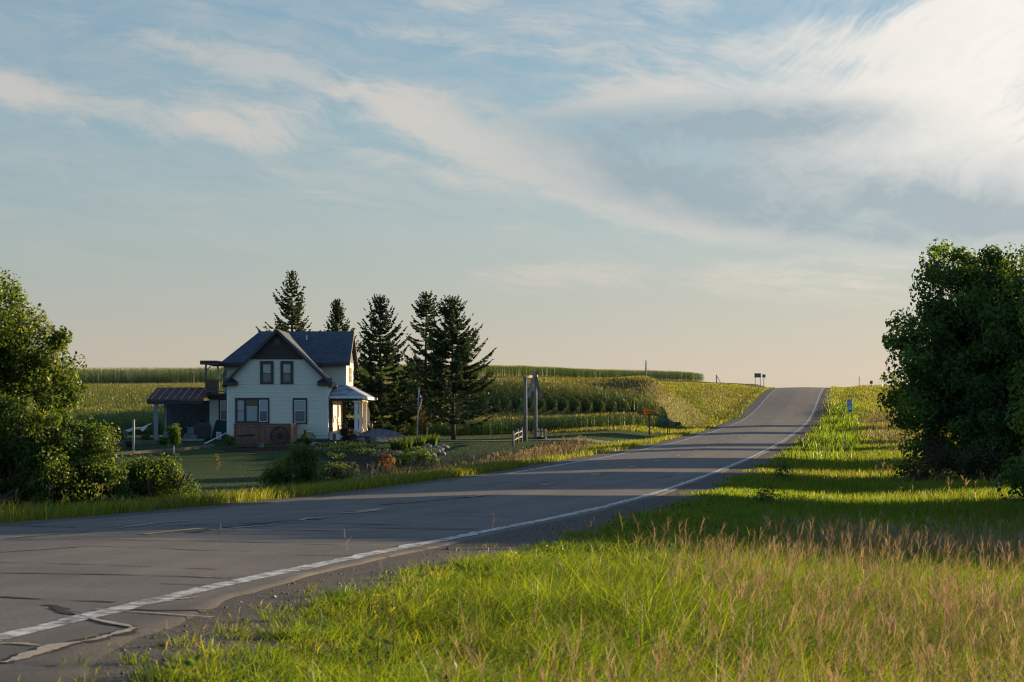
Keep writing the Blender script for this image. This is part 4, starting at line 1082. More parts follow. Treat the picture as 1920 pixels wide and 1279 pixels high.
b = conbase(797, 119.5); conifer('thin spruce with gaps between its branches and a tufted top', b, topz(551, 119.5) - b[2], 3.0, 1.5, 54, rise=.25, droop=.14, shape=.60, sparse=lambda f: .98 if f > .80 else (.42 if f > .5 else .8), dens=1.1)
b = conbase(850, 111.5); conifer('wide spruce with a bare lower trunk behind the mown lawn', b, topz(562, 111.5) - b[2], 4.5, 1.55, 55, rise=.55, droop=.06, shape=.74, sparse=lambda f: .95, dead=.22, dens=1.1)
# ================================================================== farmhouse
cream_m = simple('cream vinyl siding', (.60, .565, .45), .55, .3, .05, 1.2)
brown_m = simple('dark brown trim', (.058, .045, .043), .6, .3, .15, 4)
bboard_m = simple('brown board siding', (.060, .046, .044), .7, .25, .15, 5)
white_m = simple('white painted wood', (.62, .61, .58), .55, .3, .08, 3)
tanp_m = simple('tan painted wood', (.50, .42, .33), .6, .3, .1, 3)
found_m = simple('blue grey foundation', (.10, .125, .14), .85, .15, .2, 4)
pane_l = simple('glass over a pale curtain', (.24, .30, .31), .06, .8, .12, 1.5)
pane_d = simple('glass behind an insect screen', (.055, .085, .115), .08, .8, .2, 1.5)
pane_b = simple('dark glass', (.03, .035, .035), .05, .9, .5, 3)
sash_m = simple('white vinyl sash', (.58, .60, .62), .4, .35, .04)
sashd_m = simple('dark sash', (.05, .048, .05), .4, .35, .1)
def shingle(name, c1, c2, patch=None):
    m, nt, out = new_mat(name); L = nt.links.new
    tc = nd(nt, 'ShaderNodeTexCoord'); sx = nd(nt, 'ShaderNodeSeparateXYZ'); L(tc.outputs['Object'], sx.inputs[0])
    ad = nd(nt, 'ShaderNodeMath', operation='ADD'); L(sx.outputs[0], ad.inputs[0]); L(sx.outputs[1], ad.inputs[1])
    zz = nd(nt, 'ShaderNodeMath', operation='MULTIPLY'); L(sx.outputs[2], zz.inputs[0]); zz.inputs[1].default_value = 1.7
    cb = nd(nt, 'ShaderNodeCombineXYZ'); L(ad.outputs[0], cb.inputs[0]); L(zz.outputs[0], cb.inputs[1])
    br = nd(nt, 'ShaderNodeTexBrick'); br.inputs['Scale'].default_value = 1; br.inputs['Brick Width'].default_value = .34; br.inputs['Row Height'].default_value = .24
    br.inputs['Mortar Size'].default_value = .012; br.inputs['Color1'].default_value = (*c1, 1); br.inputs['Color2'].default_value = (*c2, 1); br.inputs['Mortar'].default_value = (*[x * .45 for x in c1], 1)
    L(cb.outputs[0], br.inputs['Vector'])
    col = br.outputs['Color']
    if patch:
        n = nd(nt, 'ShaderNodeTexNoise'); n.inputs['Scale'].default_value = 1.6; n.inputs['Detail'].default_value = 7; L(tc.outputs['Object'], n.inputs['Vector'])
        mx = nd(nt, 'ShaderNodeMix', data_type='RGBA'); L(ramp(nt, n.outputs['Fac'], [(.40, (0, 0, 0)), (.52, (1, 1, 1))]), mx.inputs[0]); L(col, mx.inputs[6]); mx.inputs[7].default_value = (*patch, 1); col = mx.outputs[2]
    b = nd(nt, 'ShaderNodeBsdfPrincipled'); L(col, b.inputs['Base Color']); b.inputs['Roughness'].default_value = .85; b.inputs['Specular IOR Level'].default_value = .25
    L(b.outputs[0], out.inputs[0]); return m
roof_m = shingle('blue grey shingles', (.040, .055, .078), (.065, .080, .105))
proof_m = shingle('worn porch shingles', (.09, .11, .15), (.12, .14, .18), (.26, .29, .34))

YF = 174.1
hz0 = -2.0
HB = (-17.6, YF, gz(-17.6, YF))
house = thing('farmhouse', 'cream farmhouse with a steep front gable, blue grey roof and dark brown trim', 'house', HB)
def siding(mb, m3, xl, xr, z0, z1, step=.20, lip=.042):
    """lap siding: every course leans out at its lower edge; m3(a, out, z) -> world"""
    z = z0
    while z < z1 - .01:
        zt = min(z + step, z1)
        a0, b0, a1, b1 = xl(z), xr(z), xl(zt), xr(zt)
        if b0 - a0 > .02:
            if b1 < a1: a1 = b1 = (a1 + b1) / 2
            mb.poly([m3(a0, lip, z), m3(b0, lip, z), m3(b1, .003, zt), m3(a1, .003, zt)])
            mb.poly([m3(a0, 0, z), m3(b0, 0, z), m3(b0, lip, z), m3(a0, lip, z)])
        z = zt
def front(y): return lambda a, o, z: (a, y - o, z)
def sidew(x): return lambda a, o, z: (x + o, a, z)
AX, AZ = -17.65, 6.34           # gable apex
gl, gr_x = -21.74, -13.52
def groof(x): return AZ - abs(x - AX) * (AZ - 2.2) / (AX - gl)
def inv(z): return (AZ - .2 - z) / ((AZ - 2.2) / (AX - gl))
WL_, WR_ = -21.42, -13.84
mb = MB()
siding(mb, front(YF), lambda z: max(WL_, AX - inv(z)), lambda z: min(WR_, AX + inv(z)), -1.62, 4.12)
mb.poly([(WL_, YF + .01, -1.9), (WR_, YF + .01, -1.9), (WR_, YF + .01, groof(WR_) - .2), (AX, YF + .01, AZ - .2), (WL_, YF + .01, groof(WL_) - .2)])
siding(mb, sidew(WR_), lambda z: YF, lambda z: 189.0, -1.4, 2.2, lip=.02)
mb.poly([(WR_ - .01, YF, -1.9), (WR_ - .01, 189, -1.9), (WR_ - .01, 189, 2.25), (WR_ - .01, YF, 2.25)])
mb.poly([(WL_, YF, -1.9), (WL_, 189, -1.9), (WL_, 189, 2.25), (WL_, YF, 2.25)])
mb.poly([(WL_, 189, -1.9), (WR_, 189, -1.9), (WR_, 189, 2.25), (WL_, 189, 2.25)])
# upper storey of the main block
YM, YB_ = 179.8, 188.0; ML, MR = -22.4, -12.9
siding(mb, front(YM), lambda z: ML, lambda z: MR, 1.6, 3.95)
mb.poly([(ML, YM + .01, 1.5), (MR, YM + .01, 1.5), (MR, YM + .01, 4.0), (ML, YM + .01, 4.0)])
siding(mb, sidew(MR), lambda z: YM, lambda z: YB_, 1.9, 4.05, lip=.02)
mb.poly([(MR - .01, YM, 1.5), (MR - .01, YB_, 1.5), (MR - .01, YB_, 4.3), (MR - .01, 184, 6.3), (MR - .01, YM, 4.3)])
mb.poly([(ML, YM, 1.5), (ML, YB_, 1.5), (ML, YB_, 4.0), (ML, YM, 4.0)]); mb.poly([(ML, YB_, 1.5), (MR, YB_, 1.5), (MR, YB_, 4.0), (ML, YB_, 4.0)])
# one-storey annex on the left
AL, YA = -23.14, 177.4
siding(mb, front(YA), lambda z: AL, lambda z: WL_, -1.75, 1.1)
mb.box(AL, WL_ - .003, YA + .01, 187, -1.95, 1.2)
mb.build('wall', cream_m, house)
for bx in ((WL_ - .03, WL_ + .12, YF - .045, YF + .03, -1.62, 2.3), (WR_ - .12, WR_ + .03, YF - .045, YF + .03, -1.62, 2.3), (MR - .12, MR + .035, YM - .045, YM + .06, 2.25, 3.9),
           (MR - .02, MR + .035, YB_ - .1, YB_ + .02, 2.2, 4.0), (AL - .03, AL + .1, YA - .045, YA + .03, -1.7, 1.05)):
    mb = MB(); mb.box(*bx); mb.build('corner_trim', white_m, house)
mb = MB(); mb.box(-17.02, -16.985, YF - .03, YF - .005, .4, 2.25); mb.build('conduit', sash_m, house)
mb = MB(); mb.box(WL_ + .03, WR_ - .03, YF + .04, 188.9, -2.35, -1.62); mb.box(AL + .03, WL_, YA + .04, 186, -2.3, -1.75); mb.build('foundation', found_m, house)
mb = MB()
gz0 = 4.12
hw = inv(gz0)
mb.poly([(AX - hw, YF - .03, gz0), (AX + hw, YF - .03, gz0), (AX, YF - .03, AZ - .2)])
x = AX - hw + .1
while x < AX + hw - .05:
    zt = groof(x) - .22
    if zt > gz0 + .02: mb.box(x - .012, x + .012, YF - .045, YF - .031, gz0, zt)
    x += .2
mb.box(AX - hw - .1, AX + hw + .1, YF - .06, YF - .031, gz0 - .07, gz0 + .03)
gs = mb.build('gable_siding', bboard_m, house)
mb = MB(); mb.box(AX - .19, AX + .19, YF - .075, YF - .045, 5.15, 5.6)
for k in range(6): mb.box(AX - .16, AX + .16, YF - .085, YF - .076, 5.19 + k * .068, 5.225 + k * .068)
mb.build('gable_vent', simple('brown louvre', (.09, .07, .065), .6), gs)
mb = MB()
mb.poly([(MR + .02, 180.3, 4.25), (MR + .02, 187.6, 4.25), (MR + .02, 184, 6.2)])
mb.box(MR + .021, MR + .05, 180.2, 187.7, 4.05, 4.26); mb.build('gable_siding', bboard_m, house)
# roofs
roofp = MB()
Y0 = YF - .42
def rslab(mbb, pts, th=.13): mbb.slab(pts, (0, 0, -th))
kz = (AZ - 3.92) / ((AZ - 2.2) / (AX - gl))
rslab(roofp, [(AX, Y0, AZ), (gl, Y0, 2.2), (gl, 180.0, 2.2), (AX - kz, 180.0, 3.92), (AX, 183.65, AZ)])
rslab(roofp, [(AX + .001, Y0, AZ), (gr_x, Y0, 2.2), (gr_x, 180.0, 2.2), (AX + kz, 180.0, 3.92), (AX + .001, 183.65, AZ)])
EL, ER, EF, EB, RZ_ = -22.56, -12.58, 179.0, 189.0, 6.52
RL_ = (-20.04, 184, RZ_); RR_ = (ER, 184, RZ_)
rslab(roofp, [(EL, EF, 3.92), (ER, EF, 3.92), RR_, RL_]); rslab(roofp, [(ER, EB, 3.92), (EL, EB, 3.92), RL_, RR_]); rslab(roofp, [(EL, EB, 3.92), (EL, EF, 3.92), RL_])
rf = roofp.build('roof', roof_m, house)
mb = MB(); mb.tube([(-16.2, 182.6, 5.6), (-16.2, 182.6, 6.15)], .06, 8); mb.build('vent_pipe', white_m, rf)
mb = MB()
# barge boards, fascia and eave returns
mb.slab([(AX, Y0 - .03, AZ - .02), (gl, Y0 - .03, 2.18), (gl, Y0 - .03, 1.95), (AX, Y0 - .03, AZ - .26)], (0, .05, 0))
mb.slab([(AX + .001, Y0 - .03, AZ - .02), (gr_x, Y0 - .03, 2.18), (gr_x, Y0 - .03, 1.95), (AX + .001, Y0 - .03, AZ - .26)], (0, .05, 0))
mb.box(EL + .01, ER, EF - .03, EF + .02, 3.68, 3.90); mb.box(gl - .02, gl + .03, Y0, 179.9, 1.98, 2.16); mb.box(gr_x - .03, gr_x + .02, Y0, 179.9, 1.98, 2.16)
mb.slab([(ER + .004, EF, 3.9), (ER + .004, 184, RZ_ - .02), (ER + .004, 184, RZ_ - .28), (ER + .004, EF, 3.65)], (.04, 0, 0)); mb.slab([(ER + .004, EB, 3.9), (ER + .004, 184, RZ_ - .02), (ER + .004, 184, RZ_ - .28), (ER + .004, EB, 3.65)], (.04, 0, 0))
mb.box(AL - .1, WL_ - .03, YA - .25, YA - .04, 1.07, 1.35)
mb.build('fascia', brown_m, house)
for sx, xo, xi in ((1, -21.72, -20.62), (-1, -13.54, -14.62)):
    mb = MB(); x0, x1 = min(xo, xi), max(xo, xi)
    mb.box(x0, x1, Y0 + .03, YF - .025, 2.1, 2.38)
    s0 = x1 - .35 if sx > 0 else x0; s1 = x1 if sx > 0 else x0 + .35
    if sx > 0: mb.slab([(x0, Y0 + .03, 2.38), (x1, Y0 + .03, 2.38), (x1 - .38, YF - .03, 2.66), (x0, YF - .03, 2.66)], (0, 0, -.04)); mb.poly([(x0 + .5, YF - .1, 2.38), (x1, YF - .1, 2.38), (x1 - .38, YF - .1, 2.66), (x0 + .5, YF - .1, 2.66)])
    else: mb.slab([(x0, Y0 + .03, 2.38), (x1, Y0 + .03, 2.38), (x1, YF - .03, 2.66), (x0 + .38, YF - .03, 2.66)], (0, 0, -.04)); mb.poly([(x0, YF - .1, 2.38), (x1 - .5, YF - .1, 2.38), (x1 - .5, YF - .1, 2.66), (x0 + .38, YF - .1, 2.66)])
    mb.build('eave_return', brown_m, house)
def window(px0, py0, px1, py1, y, lights, trim=.13, sash_mat=sash_m):
    yo = y / S
    x0, x1 = (px0 - 960) * yo / 2667, (px1 - 960) * yo / 2667; z1, z0 = (H0 - py0) * yo / 2667, (H0 - py1) * yo / 2667
    mb = MB(); o = .075
    mb.box(x0, x1, y - o, y - .024, z1 - trim * 1.15, z1); mb.box(x0, x1, y - o, y - .024, z0, z0 + trim * .6)
    mb.box(x0, x0 + trim, y - o, y - .024, z0 + trim * .6, z1 - trim * 1.15); mb.box(x1 - trim, x1, y - o, y - .024, z0 + trim * .6, z1 - trim * 1.15)
    mb.box(x0 - .03, x1 + .03, y - o - .03, y - o, z0 - .02, z0 + .03)
    ix0, ix1, iz0, iz1 = x0 + trim, x1 - trim, z0 + trim * .6, z1 - trim * 1.15
    tot = sum(w for w, *_ in lights); cur = ix0; mull = .10
    avail = (ix1 - ix0) - mull * (len(lights) - 1)
    spans = []
    for i, (w, upper, lower, frac, sm) in enumerate(lights):
        a = cur; b_ = cur + avail * w / tot; cur = b_ + mull; spans.append((a, b_, upper, lower, frac, sm))
        if i < len(lights) - 1: mb.box(b_, b_ + mull, y - o + .004, y - .024, iz0, iz1)
    w_ = mb.build('window', brown_m, house)
    for a, b_, upper, lower, frac, sm in spans:
        f = .05 if sm is not None else .02
        zm = iz0 + (iz1 - iz0) * frac
        if sm is not None:
            q = MB(); q.box(a, b_, y - .06, y - .03, iz1 - f, iz1); q.box(a, b_, y - .06, y - .03, iz0, iz0 + f); q.box(a, a + f, y - .06, y - .03, iz0 + f, iz1 - f); q.box(b_ - f, b_, y - .06, y - .03, iz0 + f, iz1 - f)
            q.box(a + f, b_ - f, y - .055, y - .03, zm - .022, zm + .022)
            q.build('sash', sm, w_)
        else: f = 0
        for mt_, za, zb in ((upper, zm + .022, iz1 - f), (lower, iz0 + f, zm - .022)):
            if zb > za:
                p = MB(); p.box(a + f, b_ - f, y - .040, y - .028, za, zb); p.build('pane', mt_, w_)
    return w_
window(488, 677, 513, 719.5, YF - .032, [(1, pane_l, pane_d, .48, sashd_m)], .17)
window(526, 677, 550, 719.5, YF - .032, [(1, pane_l, pane_d, .48, sashd_m)], .17)
window(441, 746, 505, 793, YF - .032, [(.75, pane_l, pane_l, .5, sashd_m), (1.15, pane_b, pane_l, .74, sashd_m), (.8, pane_l, pane_d, .5, sash_m)], .13)
window(549, 746.5, 576, 794, YF - .032, [(1, pane_l, pane_d, .52, sash_m)], .13)
window(410, 747, 431, 790, YA - .032, [(1, pane_l, pane_d, .5, sash_m)], .13)
# side windows (upper right wall and inside the porch)
def side_window(xw, y0, y1, z0, z1, name='window'):
    mb = MB(); t = .12
    mb.box(xw + .024, xw + .07, y0, y1, z1 - t, z1); mb.box(xw + .024, xw + .07, y0, y1, z0, z0 + t); mb.box(xw + .024, xw + .07, y0, y0 + t, z0 + t, z1 - t); mb.box(xw + .024, xw + .07, y1 - t, y1, z0 + t, z1 - t)
    w_ = mb.build(name, tanp_m, house)
    p = MB(); p.box(xw + .026, xw + .04, y0 + t, y1 - t, z0 + t, z1 - t); p.build('pane', pane_d, w_)
    q = MB(); q.box(xw + .041, xw + .055, y0 + t, y1 - t, (z0 + z1) / 2 - .025, (z0 + z1) / 2 + .025); q.build('sash', sash_m, w_)
side_window(MR, 182.6, 183.9, 2.35, 3.75); side_window(MR, 184.05, 185.3, 2.35, 3.75)
side_window(WR_, 176.6, 178.0, -.9, .7)
mb = MB(); mb.box(WR_ + .024, WR_ + .09, 183.0, 184.3, -1.36, .85); d_ = mb.build('door', tanp_m, house)
mb = MB(); mb.box(WR_ + .091, WR_ + .10, 183.2, 184.1, -.3, .65); mb.build('door_pane', pane_d, d_)
# porch
porch = MB()
porch.box(WR_ + .03, -11.42, 174.7, 193.5, -1.56, -1.38)
pf = porch.build('porch_floor', tanp_m, house)
mb = MB(); mb.box(WR_ + .05, -11.48, 174.76, 193.4, -2.3, -1.565); mb.build('porch_skirt', white_m, house)
mb = MB()
rslab(mb, [(WR_ + .1, 174.45, 1.30), (-11.28, 174.45, 1.30), (-12.86, 179.75, 2.2), (WR_ + .1, 179.75, 2.2)], .08)
rslab(mb, [(-11.28, 174.45, 1.30), (-11.28, 193.9, 1.30), (-12.86, 193.9, 2.2), (-12.86, 179.75, 2.2)], .08)
pr = mb.build('porch_roof', proof_m, house)
mb = MB(); mb.box(WR_ + .1, -11.26, 174.40, 174.449, 1.12, 1.29); mb.box(-11.279, -11.23, 174.45, 193.9, 1.06, 1.29); mb.build('porch_fascia', white_m, house)
mb = MB(); mb.box(WR_ + .06, -11.62, 174.75, 174.95, .93, 1.2); mb.build('porch_beam', brown_m, house)
for bx in ((WR_ + .03, WR_ + .27, 174.75, 174.98, -1.38, .929), (WR_ + .02, WR_ + .30, 188.9, 189.2, -1.38, .929)):
    mb = MB(); mb.box(*bx); mb.build('porch_post', brown_m, house)
mb = MB(); mb.box(-11.88, -11.66, 174.96, 193.4, .95, 1.2); mb.build('porch_side_beam', tanp_m, house)
for yy in (174.85, 180.2, 185.3, 189.2, 192.9):
    mb = MB(); mb.box(-11.90, -11.62, yy - .13, yy + .13, -1.38, .95); mb.box(-11.94, -11.58, yy - .17, yy + .17, -1.379, -1.2); mb.box(-11.94, -11.58, yy - .17, yy + .17, .82, .93)
    mb.build('porch_column', white_m, house)
mb = MB(); mb.box(WR_ + .3, -11.7, 193.0, 193.15, -1.38, -.50); mb.build('porch_panel', simple('navy panel', (.02, .03, .05), .6), house)
# balcony with pergola over the annex
mb = MB(); mb.box(-23.5, -21.95, 176.9, 184.5, 1.36, 1.52); bal = mb.build('balcony', brown_m, house)
wood_m = simple('weathered brown wood', (.16, .115, .085), .8, .15, .3, 4, .3, 20, stretch=(3, 3, .4))
mb = MB(); mb.box(-23.45, -22.0, 176.92, 177.0, 2.5, 2.58); mb.box(-23.45, -22.0, 176.92, 177.0, 1.62, 1.70); mb.box(-23.45, -23.38, 177, 184.3, 2.5, 2.58)
x = -23.34
while x < -22.0: mb.box(x - .022, x + .022, 176.94, 176.98, 1.70, 2.5); x += .115
y = 177.15
while y < 184.2: mb.box(-23.44, -23.40, y - .022, y + .022, 1.54, 2.5); y += .2
mb.build('railing', wood_m, bal)
for (xx, yy) in ((-23.4, 176.96), (-23.4, 184.1)):
    mb = MB(); mb.box(xx - .07, xx + .07, yy - .07, yy + .07, 1.52, 3.72); mb.beam((xx, yy, 3.2), (xx + .42, yy, 3.68), .07, .07, (0, 1, 0)); mb.build('pergola_post', tanp_m if yy > 180 else wood_m, bal)
mb = MB(); mb.box(-23.85, -22.45, 176.9, 177.02, 3.72, 3.92); mb.box(-23.85, -22.45, 184.04, 184.16, 3.72, 3.92); mb.box(-23.46, -23.34, 177.02, 184.04, 3.72, 3.88)
for k in range(9): mb.box(-23.8 + k * .15, -23.75 + k * .15, 176.6, 184.6, 3.921, 4.03)
mb.build('pergola', wood_m, bal)
mb = MB(); mb.tube([(WL_ - .05, YF + .1, 2.1), (WL_ - .05, YF - .02, 2.02), (WL_ - .05, YF + .0, 1.9), (WL_ - .05, YF + .0, -1.7)], .035, 6); mb.build('downspout', brown_m, house)
# satellite dish on the roof edge
mb = MB(); dc = Vector((-21.8, 176.0, 2.95)); dirn = Vector((-.75, -.55, .3)).normalized(); rgt = dirn.cross(Vector((0, 0, 1))).normalized(); upv = rgt.cross(dirn)
rings = []
for i in range(5):
    rr = .36 * i / 4
    rings.append([dc + (rgt * math.cos(a) * .85 + upv * math.sin(a)) * rr + dirn * (rr * rr * .55) for a in np.linspace(0, 2 * math.pi, 20, endpoint=False)])
for a, b in zip(rings, rings[1:]):
    for j in range(20): mb.poly([a[j], a[(j + 1) % 20], b[(j + 1) % 20], b[j]]); mb.poly([q - dirn * .015 for q in (b[j], b[(j + 1) % 20], a[(j + 1) % 20], a[j])])
dish = mb.build('satellite_dish', simple('dark grey dish', (.045, .048, .055), .5), house, smooth=True)
mb = MB(); mb.tube([dc - dirn * .02, dc - dirn * .12 + Vector((.1, 0, -.25)), (-21.55, 176, 2.45)], .03, 6); mb.tube([dc - upv * .33 + dirn * .05, dc - upv * .12 + dirn * .62], .014, 5); mb.box(*(lambda e: (e.x - .05, e.x + .05, e.y - .05, e.y + .05, e.z - .04, e.z + .04))(dc - upv * .1 + dirn * .64))
mb.build('dish_arm', simple('grey metal', (.25, .26, .27), .5), dish)

# ================================================================== carport and shed
CB = (-25.2, 176, gz(-25.2, 176))
cpt = thing('carport', 'open carport with a rusty red metal roof attached left of the house', 'carport', CB)
rust_m = simple('rusty red metal', (.095, .040, .042), .85, .1, .35, 2.2, c2=(.05, .028, .034))
mb = MB(); A_, B_ = (-27.45, 173.75, 1.02), (-23.2, 173.75, 1.02); C_, D_ = (-23.2, 179.3, 2.0), (-27.45, 179.3, 2.0)
mb.slab([A_, B_, C_, D_], (0, 0, -.05)); cr = mb.build('roof', rust_m, cpt)
mb = MB()
for k in range(8):
    xx = -27.1 + k * .56
    if xx < -23.25: mb.beam((xx, 173.76, 1.045), (xx, 179.28, 2.025), .045, .05)
mb.build('seam', simple('pale roof seam', (.24, .19, .19), .5, .3), cr)
mb = MB(); mb.box(-27.42, -23.2, 173.78, 173.9, .72, .965); mb.box(-27.40, -27.28, 173.9, 179.2, .70, .93); mb.build('eave_beam', simple('dark beam', (.045, .035, .035), .7), cpt)
gpost = simple('grey weathered post', (.20, .21, .22), .85, .15, .25, 5, .3, 18, stretch=(3, 3, .3))
for xx, yy, w in ((-26.78, 174.1, .15), (-26.78, 179, .12)):
    mb = MB(); z0 = gz(xx, yy); mb.box(xx - w, xx + w, yy - w, yy + w, z0 - .1, .75 if yy < 176 else 1.75); mb.box(xx - w - .06, xx + w + .06, yy - w - .06, yy + w + .06, z0 - .1, z0 + .42); mb.build('post', gpost, cpt)
mb = MB(); mb.box(-27.0, -23.2, 173.9, 180.5, -2.3, gz(-25, 177) + .05); mb.build('slab', simple('concrete', (.22, .21, .20), .9, .15, .2, 3), cpt)
sh = thing('garden_shed', 'grey boarded shed standing behind the carport', 'shed', (-25.1, 183, gz(-25.1, 183)))
shw = simple('grey shed boards', (.075, .085, .09), .85, .15, .2, 3, stretch=(3, 3, .3))
mb = MB(); mb.box(-27.05, -23.25, 181.3, 185.5, -2.3, 1.0)
k = -27.0
while k < -23.3: mb.box(k, k + .03, 181.28, 181.299, -1.95, 1.0); k += .28
mb.build('wall', shw, sh)
mb = MB(); rslab(mb, [(-27.55, 181.0, .82), (-25.1, 181.0, 1.85), (-25.1, 185.8, 1.85), (-27.55, 185.8, .82)], .1); rslab(mb, [(-25.09, 181.0, 1.85), (-22.9, 181.0, .9), (-22.9, 185.8, .9), (-25.09, 185.8, 1.85)], .1); mb.build('roof', simple('dark shed roof', (.05, .05, .055), .8), sh)
mb = MB(); mb.box(-27.58, -27.52, 181.0, 185.8, .62, .80); mb.box(-27.52, -27.1, 180.97, 181.02, .62, .72); mb.build('fascia', white_m, sh)
# ================================================================== yard and roadside things
def gp(px, py, yo):
    p = pt(px, py, yo); p[2] = gz(p[0], p[1]); return p
def text_mesh(txt, size, mat, parent, centre, name='lettering', rx=90, rz=0, xscale=1.0):
    cu = bpy.data.curves.new('txt', 'FONT'); cu.body = txt; cu.size = size; cu.align_x = 'CENTER'; cu.align_y = 'CENTER'; cu.extrude = .002; cu.offset = size * .012
    tmp = bpy.data.objects.new('txt', cu); COL.objects.link(tmp)
    bpy.context.view_layer.update()
    me = bpy.data.meshes.new_from_object(tmp.evaluated_get(bpy.context.evaluated_depsgraph_get()))
    bpy.data.objects.remove(tmp); bpy.data.curves.remove(cu)
    me.materials.clear(); me.materials.append(mat)
    o = bpy.data.objects.new(name, me); COL.objects.link(o); o.parent = parent
    po = np.array(parent['_o']); o.location = np.array(centre) - po
    o.rotation_euler = (math.radians(rx), 0, math.radians(rz)); o.scale = (xscale, 1, 1)
    return o
iron_m = simple('rusty dark iron', (.035, .026, .022), .7, .3, .4, 8)
steel_m = simple('dull steel post', (.13, .15, .15), .55, .4, .2, 5, metal=.3)
olivep = simple('green steel post', (.045, .06, .055), .6, .35, .2, 5)
black_m = simple('black paint', (.015, .016, .020), .4, .45, .2, 4)
oldwood = simple('old grey timber', (.17, .165, .165), .9, .1, .3, 4, .5, 16, stretch=(3, 3, .3))
fencew = simple('reddish cedar boards', (.20, .095, .062), .8, .15, .35, 3.5, .3, 14, stretch=(4, 4, .25), c2=(.11, .062, .047))
cedar2 = simple('cedar rail', (.20, .15, .11), .8, .15, .2, 4)
# ---- wooden privacy fence in front of the house
fb = gp(498, 834, 104)
f = thing('wooden_fence', 'reddish board fence enclosing a corner below the triple window', 'fence', fb)
yf = 104 * S; X0, X1 = (439 - 960) * 104 / 2667, (545.5 - 960) * 104 / 2667; zt = (H0 - 794.5) * 104 / 2667; zb = gz(-18, yf) - .1
X2 = X1; Y2 = yf + 8.0
mb = MB(); x = X0; k = 0
while x < X1 - .02:
    w = .135; mb.box(x, min(x + w - .008, X1), yf + (.0 if k % 2 else .012), yf + .03, zb, zt - .03); x += w; k += 1
mb.box(X0, X1, yf + .031, yf + .07, zt - .3, zt - .2); mb.box(X0, X1, yf + .031, yf + .07, zb + .3, zb + .4)
mb.build('front_panel', fencew, f)
mb = MB(); y = yf + .05
yend = (559 - 960); 
Ye = 4340 * X1 / (558.5 - 960)
k = 0
while y < Ye:
    mb.box(X1 - .03, X1 + (.0 if k % 2 else .012), y, y + .127, gz(X1, y) - .1, zt - .03); y += .135; k += 1
mb.build('side_panel', simple('cedar boards', (.36, .20, .125), .8, .15, .3, 3.5, .3, 14, stretch=(4, 4, .25)), f)  # sun-facing copy of the fence boards, sunlight put into the paler colour
mb = MB(); mb.box(X0 - .04, X1 + .03, yf - .03, yf + .09, zt - .03, zt + .015); mb.box(X1 - .07, X1 + .05, yf + .091, Ye, zt - .03, zt + .015); mb.build('cap_rail', fencew, f)
for xx in (X0 + .02, (X0 + X1) / 2 - .3, X1 - .06):
    mb = MB(); mb.box(xx - .05, xx + .05, yf - .012 - .03, yf - .001, zb, zt - .03); mb.build('post', fencew, f)
mb = MB(); pz = zt - .3
for k in range(4): mb.ico((X1 + .03, yf + 2.6, pz - k * .16), .07, 1, .3, (.3, .8, 1), seed=k)
o = mb.build('wall_ornament', iron_m, None); recentre(o, (X1 + .03, yf + 2.6, pz - .5)); tag(o, 'dark iron ornament hanging on the lit end of the wooden fence', 'ornament')
def wheel(name, label, c, r, tilt=8, mat=iron_m, spokes=12, width=.07, rz=0):
    """spoked wagon wheel standing on the ground, leaning back"""
    base = np.array([c[0], c[1], c[2] - r])
    t = thing(name, label, 'wheel', base)
    t.rotation_euler = (math.radians(-tilt), 0, math.radians(rz))
    def ring(r0, w, th, n=36):
        mb = MB()
        P = [[(math.cos(a) * q, y_, r + math.sin(a) * q) for a in np.linspace(0, 2 * math.pi, n, endpoint=False)] for q, y_ in ((r0, -w / 2), (r0, w / 2), (r0 - th, w / 2), (r0 - th, -w / 2))]
        for j in range(n):
            k = (j + 1) % n
            for a in range(4):
                b_ = (a + 1) % 4; mb.poly([P[a][j], P[a][k], P[b_][k], P[b_][j]])
        return mb
    def child(mb, nm):
        o = mb.build(nm, mat, None); o.parent = t; return o
    child(ring(r, width, .075 * r / .5), 'rim')
    mb = MB(); mb.tube([(0, -.1, r), (0, .1, r)], .09 * r / .5, 12); child(mb, 'hub')
    for k in range(spokes):
        a = 2 * math.pi * k / spokes; mb = MB(); mb.tube([(math.cos(a) * .07, 0, r + math.sin(a) * .07), (math.cos(a) * (r - .05), 0, r + math.sin(a) * (r - .05))], [.026, .018], 6); child(mb, 'spoke')
    return t
p = gp(523, 834, 103.6); wheel('wagon_wheel', 'dark spoked wagon wheel leaning on the front of the wooden fence', (p[0], yf - .22, p[2] + .66), .68, 8)
p = pt(577.5, 823, 106.4); wheel('wagon_wheel', 'grey wagon wheel half sunk in front of the house foundation', (p[0], YF - .35, p[2] - .02), .52, 6, gpost)
p = pt(345.5, 787, 110); wheel('wagon_wheel', 'large dark wagon wheel inside the carport', (p[0], 178.6, gz(p[0], 178.6) + .68), .64, 8)
